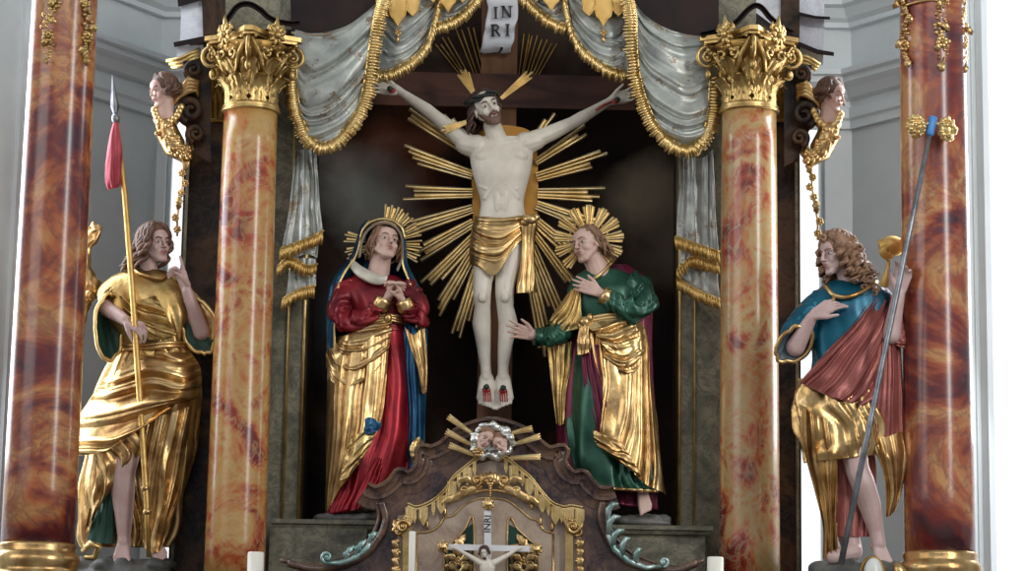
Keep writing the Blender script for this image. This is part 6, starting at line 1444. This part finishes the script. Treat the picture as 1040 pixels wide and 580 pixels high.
for bx, by, ex, ey in ((479, 440, 455, 423), (477, 451, 453, 438), (482, 462, 456, 452), (520, 440, 541, 435), (523, 451, 549, 443), (518, 465, 549, 464)):
    l_ = math.hypot(ex - bx, ey - by); nx, ny = -(ey - by) / l_, (ex - bx) / l_
    mb = MB()
    for i in range(5):
        o_ = i - 2; sc = 1 - .06 * (i % 2); ray(mb, CC, bx + nx * o_ * .7, by + ny * o_ * .7, bx + (ex - bx) * sc + nx * o_ * 1.25, by + (ey - by) * sc + ny * o_ * 1.25, 1 - (i % 2), .95, .6)
    mb.build('ray_sheaf', M['gold_ray'], cl, sharp=30)
# silvered green acanthus scrolls on the flanks
for L in (True, False):
    CF = Ctx(-.665); t = thing('acanthus_scroll', 'silvered green acanthus scroll beside the tabernacle on the %s' % ('left' if L else 'right'), 'ornament', CF.Q(350 if L else 640, 578, 0)); k = CF.k
    mb = MB()
    if L:
        mb.tube([CF.Q(*q) for q in [(378, 543, -4), (374, 556, -6), (362, 566, -7), (346, 572, -7), (330, 572, -6)]], [2.2 * k, 3 * k, 3.2 * k, 2.8 * k, 2 * k], 9)
        spiral(mb, CF, 332, 566, -6, 6, 1.4, PI / 2, 1, 2.2)
        for (a, b, c) in (((362, 566), (364, 556), (372, 548)), ((352, 571), (352, 562), (360, 554)), ((374, 552), (378, 544), (384, 541))): leaf(mb, CF, [a, b, c], 3, -8, 3)
    else:
        mb.tube([CF.Q(*q) for q in [(618, 528, -4), (618, 544, -6), (624, 558, -7), (638, 570, -7), (656, 577, -7), (672, 575, -6)]], [2.2 * k, 3 * k, 3.2 * k, 3.2 * k, 2.8 * k, 2 * k], 9)
        for (a, b, c) in (((617, 530), (618, 517), (628, 511)), ((618, 543), (619, 530), (630, 524)), ((622, 556), (624, 543), (634, 538)), ((632, 567), (632, 554), (640, 546)), ((646, 574), (646, 562), (652, 557))):
            mb.tube([CF.Q(a[0], a[1], -7), CF.Q(b[0], b[1], -9), CF.Q((b[0] + c[0]) / 2, c[1] + 1, -10), CF.Q(c[0], c[1] + 1, -9)], [2.6 * k, 3.6 * k, 3.0 * k, 1.3 * k], 8)
        spiral(mb, CF, 674, 571, -6, 5, 1.3, PI / 2, -1, 2.0)
    mb.build('scrollwork', M['teal_scroll'], t)
# small altar crucifix in front of the door
C = Ctx(-.80); k = C.k; Q = C.Q
sc = thing('altar_crucifix', 'small white crucifix with gilded ends standing before the tabernacle door', 'crucifix', Q(496, 640, 0))
mb = MB(); mb.slab([(491.5, 516), (498.5, 516), (500, 640), (493, 640)], Q, 0, 4); mb.slab([(455, 552.5), (540, 554.5), (540, 560.5), (455, 558.5)], Q, -.3, 4.2); mb.build('white_cross', M['white_wood'], sc, smooth=False)
for (x, y, rr) in ((496, 512, 0), (450, 555.5, 1), (545, 558, 2)):
    mb = MB(); flower(mb, C, x, y, -1, 6.5, 6); 
    for q_ in (-1, 1): spiral(mb, C, x + q_ * 3.5, y + 2, -2, 3, 1.2, PI / 2, q_, 1.3)
    leaf(mb, C, [(x, y + 4), (x, y), (x, y - 7)], 4, -2, 3); mb.build('gilt_finial', M['gold'], sc)
text_mesh('INRI', C, 495.4, 532, -.6, 9.5, rot=-PI / 2, parent=sc, name='lettering', depth=.0008, bold=.0003)
mb = MB()
def cap(a, b, r1, r2): mb.capsule(Q(*a), Q(*b), r1 * k, r2 * k, 10)
mb.ell(Q(495, 577, -6), (8 * k, 4.5 * k, 9 * k)); mb.ell(Q(495, 592, -5), (6.5 * k, 4 * k, 8 * k)); cap((495, 571, -6), (492.5, 565, -7), 3, 2.8)
for s_, pa in ((-1, [(489, 572, -6), (477, 565, -4), (464, 557.5, -3)]), (1, [(501, 572, -6), (514, 565, -4), (526, 557.5, -3)])):
    cap(pa[0], pa[1], 3.6, 2.3); cap(pa[1], pa[2], 2.4, 1.4); cap(pa[2], (pa[2][0] + s_ * 4, pa[2][1] - 1.5, -3), 1.6, 1.0)
cap((492, 598, -5), (491, 612, -8), 4, 3); cap((498, 598, -5), (498, 612, -8), 4, 3); cap((491, 612, -8), (494, 628, -4), 3, 2); cap((498, 612, -8), (497, 628, -4), 3, 2)
hd = Head(Q(492, 561.5, -8), 13 * k, yaw=-10, pitch=-18, roll=-6); hd.flesh(mb); b = organic('corpus', mb, M['skin_christ'], sc, .0026, 2)
hd.hair(sc, M['hair_dark'], length=.35, curl=.04, face_cut=60, n=16, vol=.02, seed=3, rad=.08); mb = MB(); hd.e(mb, 0, .26, -.36, .16, .11, .13); mb.build('beard', M['hair_dark'], sc)
# the stepped base behind and below carrying tabernacle front items
mb = MB(); x0 = P(270, 640, -.8).x; x1 = P(735, 640, -.8).x; z1 = P(500, 655, -.8).z
# candles
def candle(px, py, r, Y, lab, wick=True):
    q = P(px, py, Y); kk = Ctx(Y).k; rr = r * kk; t = thing('altar_candle', lab, 'candle', (q.x, Y, ZP), 'altar candles')
    z = q.z; MB().lathe([(rr * .9, z + .001), (rr, z - .004), (rr * 1.01, z - .2), (rr * 1.01, ZP + .16)], (q.x, Y), 28).build('wax', M['candle'], t)
    MB().tube([Vector((q.x, Y, z - .002)), Vector((q.x + .002, Y, z + .010)), Vector((q.x + .004, Y, z + .016))], .0018, 6).build('wick', M['iris'], t)
    MB().lathe([(rr * 2.2, ZP), (rr * 2.3, ZP + .02), (rr * 1.0, ZP + .05), (rr * .8, ZP + .10), (rr * 1.6, ZP + .13), (rr * 1.7, ZP + .15), (rr * 1.1, ZP + .165)], (q.x, Y), 28).build('candle_holder', M['gold'], t)
candle(260, 561, 8.2, -1.05, 'thick ivory candle in front of the left coral column')
candle(726.5, 566, 8.2, -1.05, 'thick ivory candle in front of the right coral column')
candle(419, 540, 3.4, -1.0, 'thin tall white candle before the left gilded pilaster of the tabernacle')
# pearly globe and gilt knob by the right angel's foot
q = P(887, 583, -1.22); C = Ctx(-1.22); k = C.k
lm = thing('glass_globe', 'pearly white globe in a gilt ring at the foot of the right angel', 'globe', (q.x, q.y, ZP))
MB().ell(q, (9.5 * k, 9.5 * k, 16 * k), None, 24, 16).build('globe', M['pearl'], lm)
MB().tube([q + Vector((11 * k * math.cos(2 * PI * i / 32), .03, 17 * k * math.sin(2 * PI * i / 32))) for i in range(32)], 1.8 * k, 8, closed=True).build('gilt_ring', M['gold_dark'], lm)
MB().lathe([(.05, ZP), (.05, ZP + .02), (.015, ZP + .05), (.015, q.z - 22 * k), (.03, q.z - 16 * k), (.035, q.z - 12 * k)], (q.x, q.y), 20).build('stem', M['gold'], lm)
q = P(914, 583, -1.18); kb = thing('gilt_knob', 'small gilt rounded knob between the globe and the right column', 'knob', (q.x, q.y, ZP))
MB().ell(q, (7 * k, 7 * k, 12 * k), Matrix.Rotation(-.3, 3, 'Y'), 20, 12).build('knob', M['gold'], kb)
MB().lathe([(.04, ZP), (.04, ZP + .02), (.012, ZP + .05), (.012, q.z - 8 * k)], (q.x, q.y), 16).build('stem', M['gold_dark'], kb)
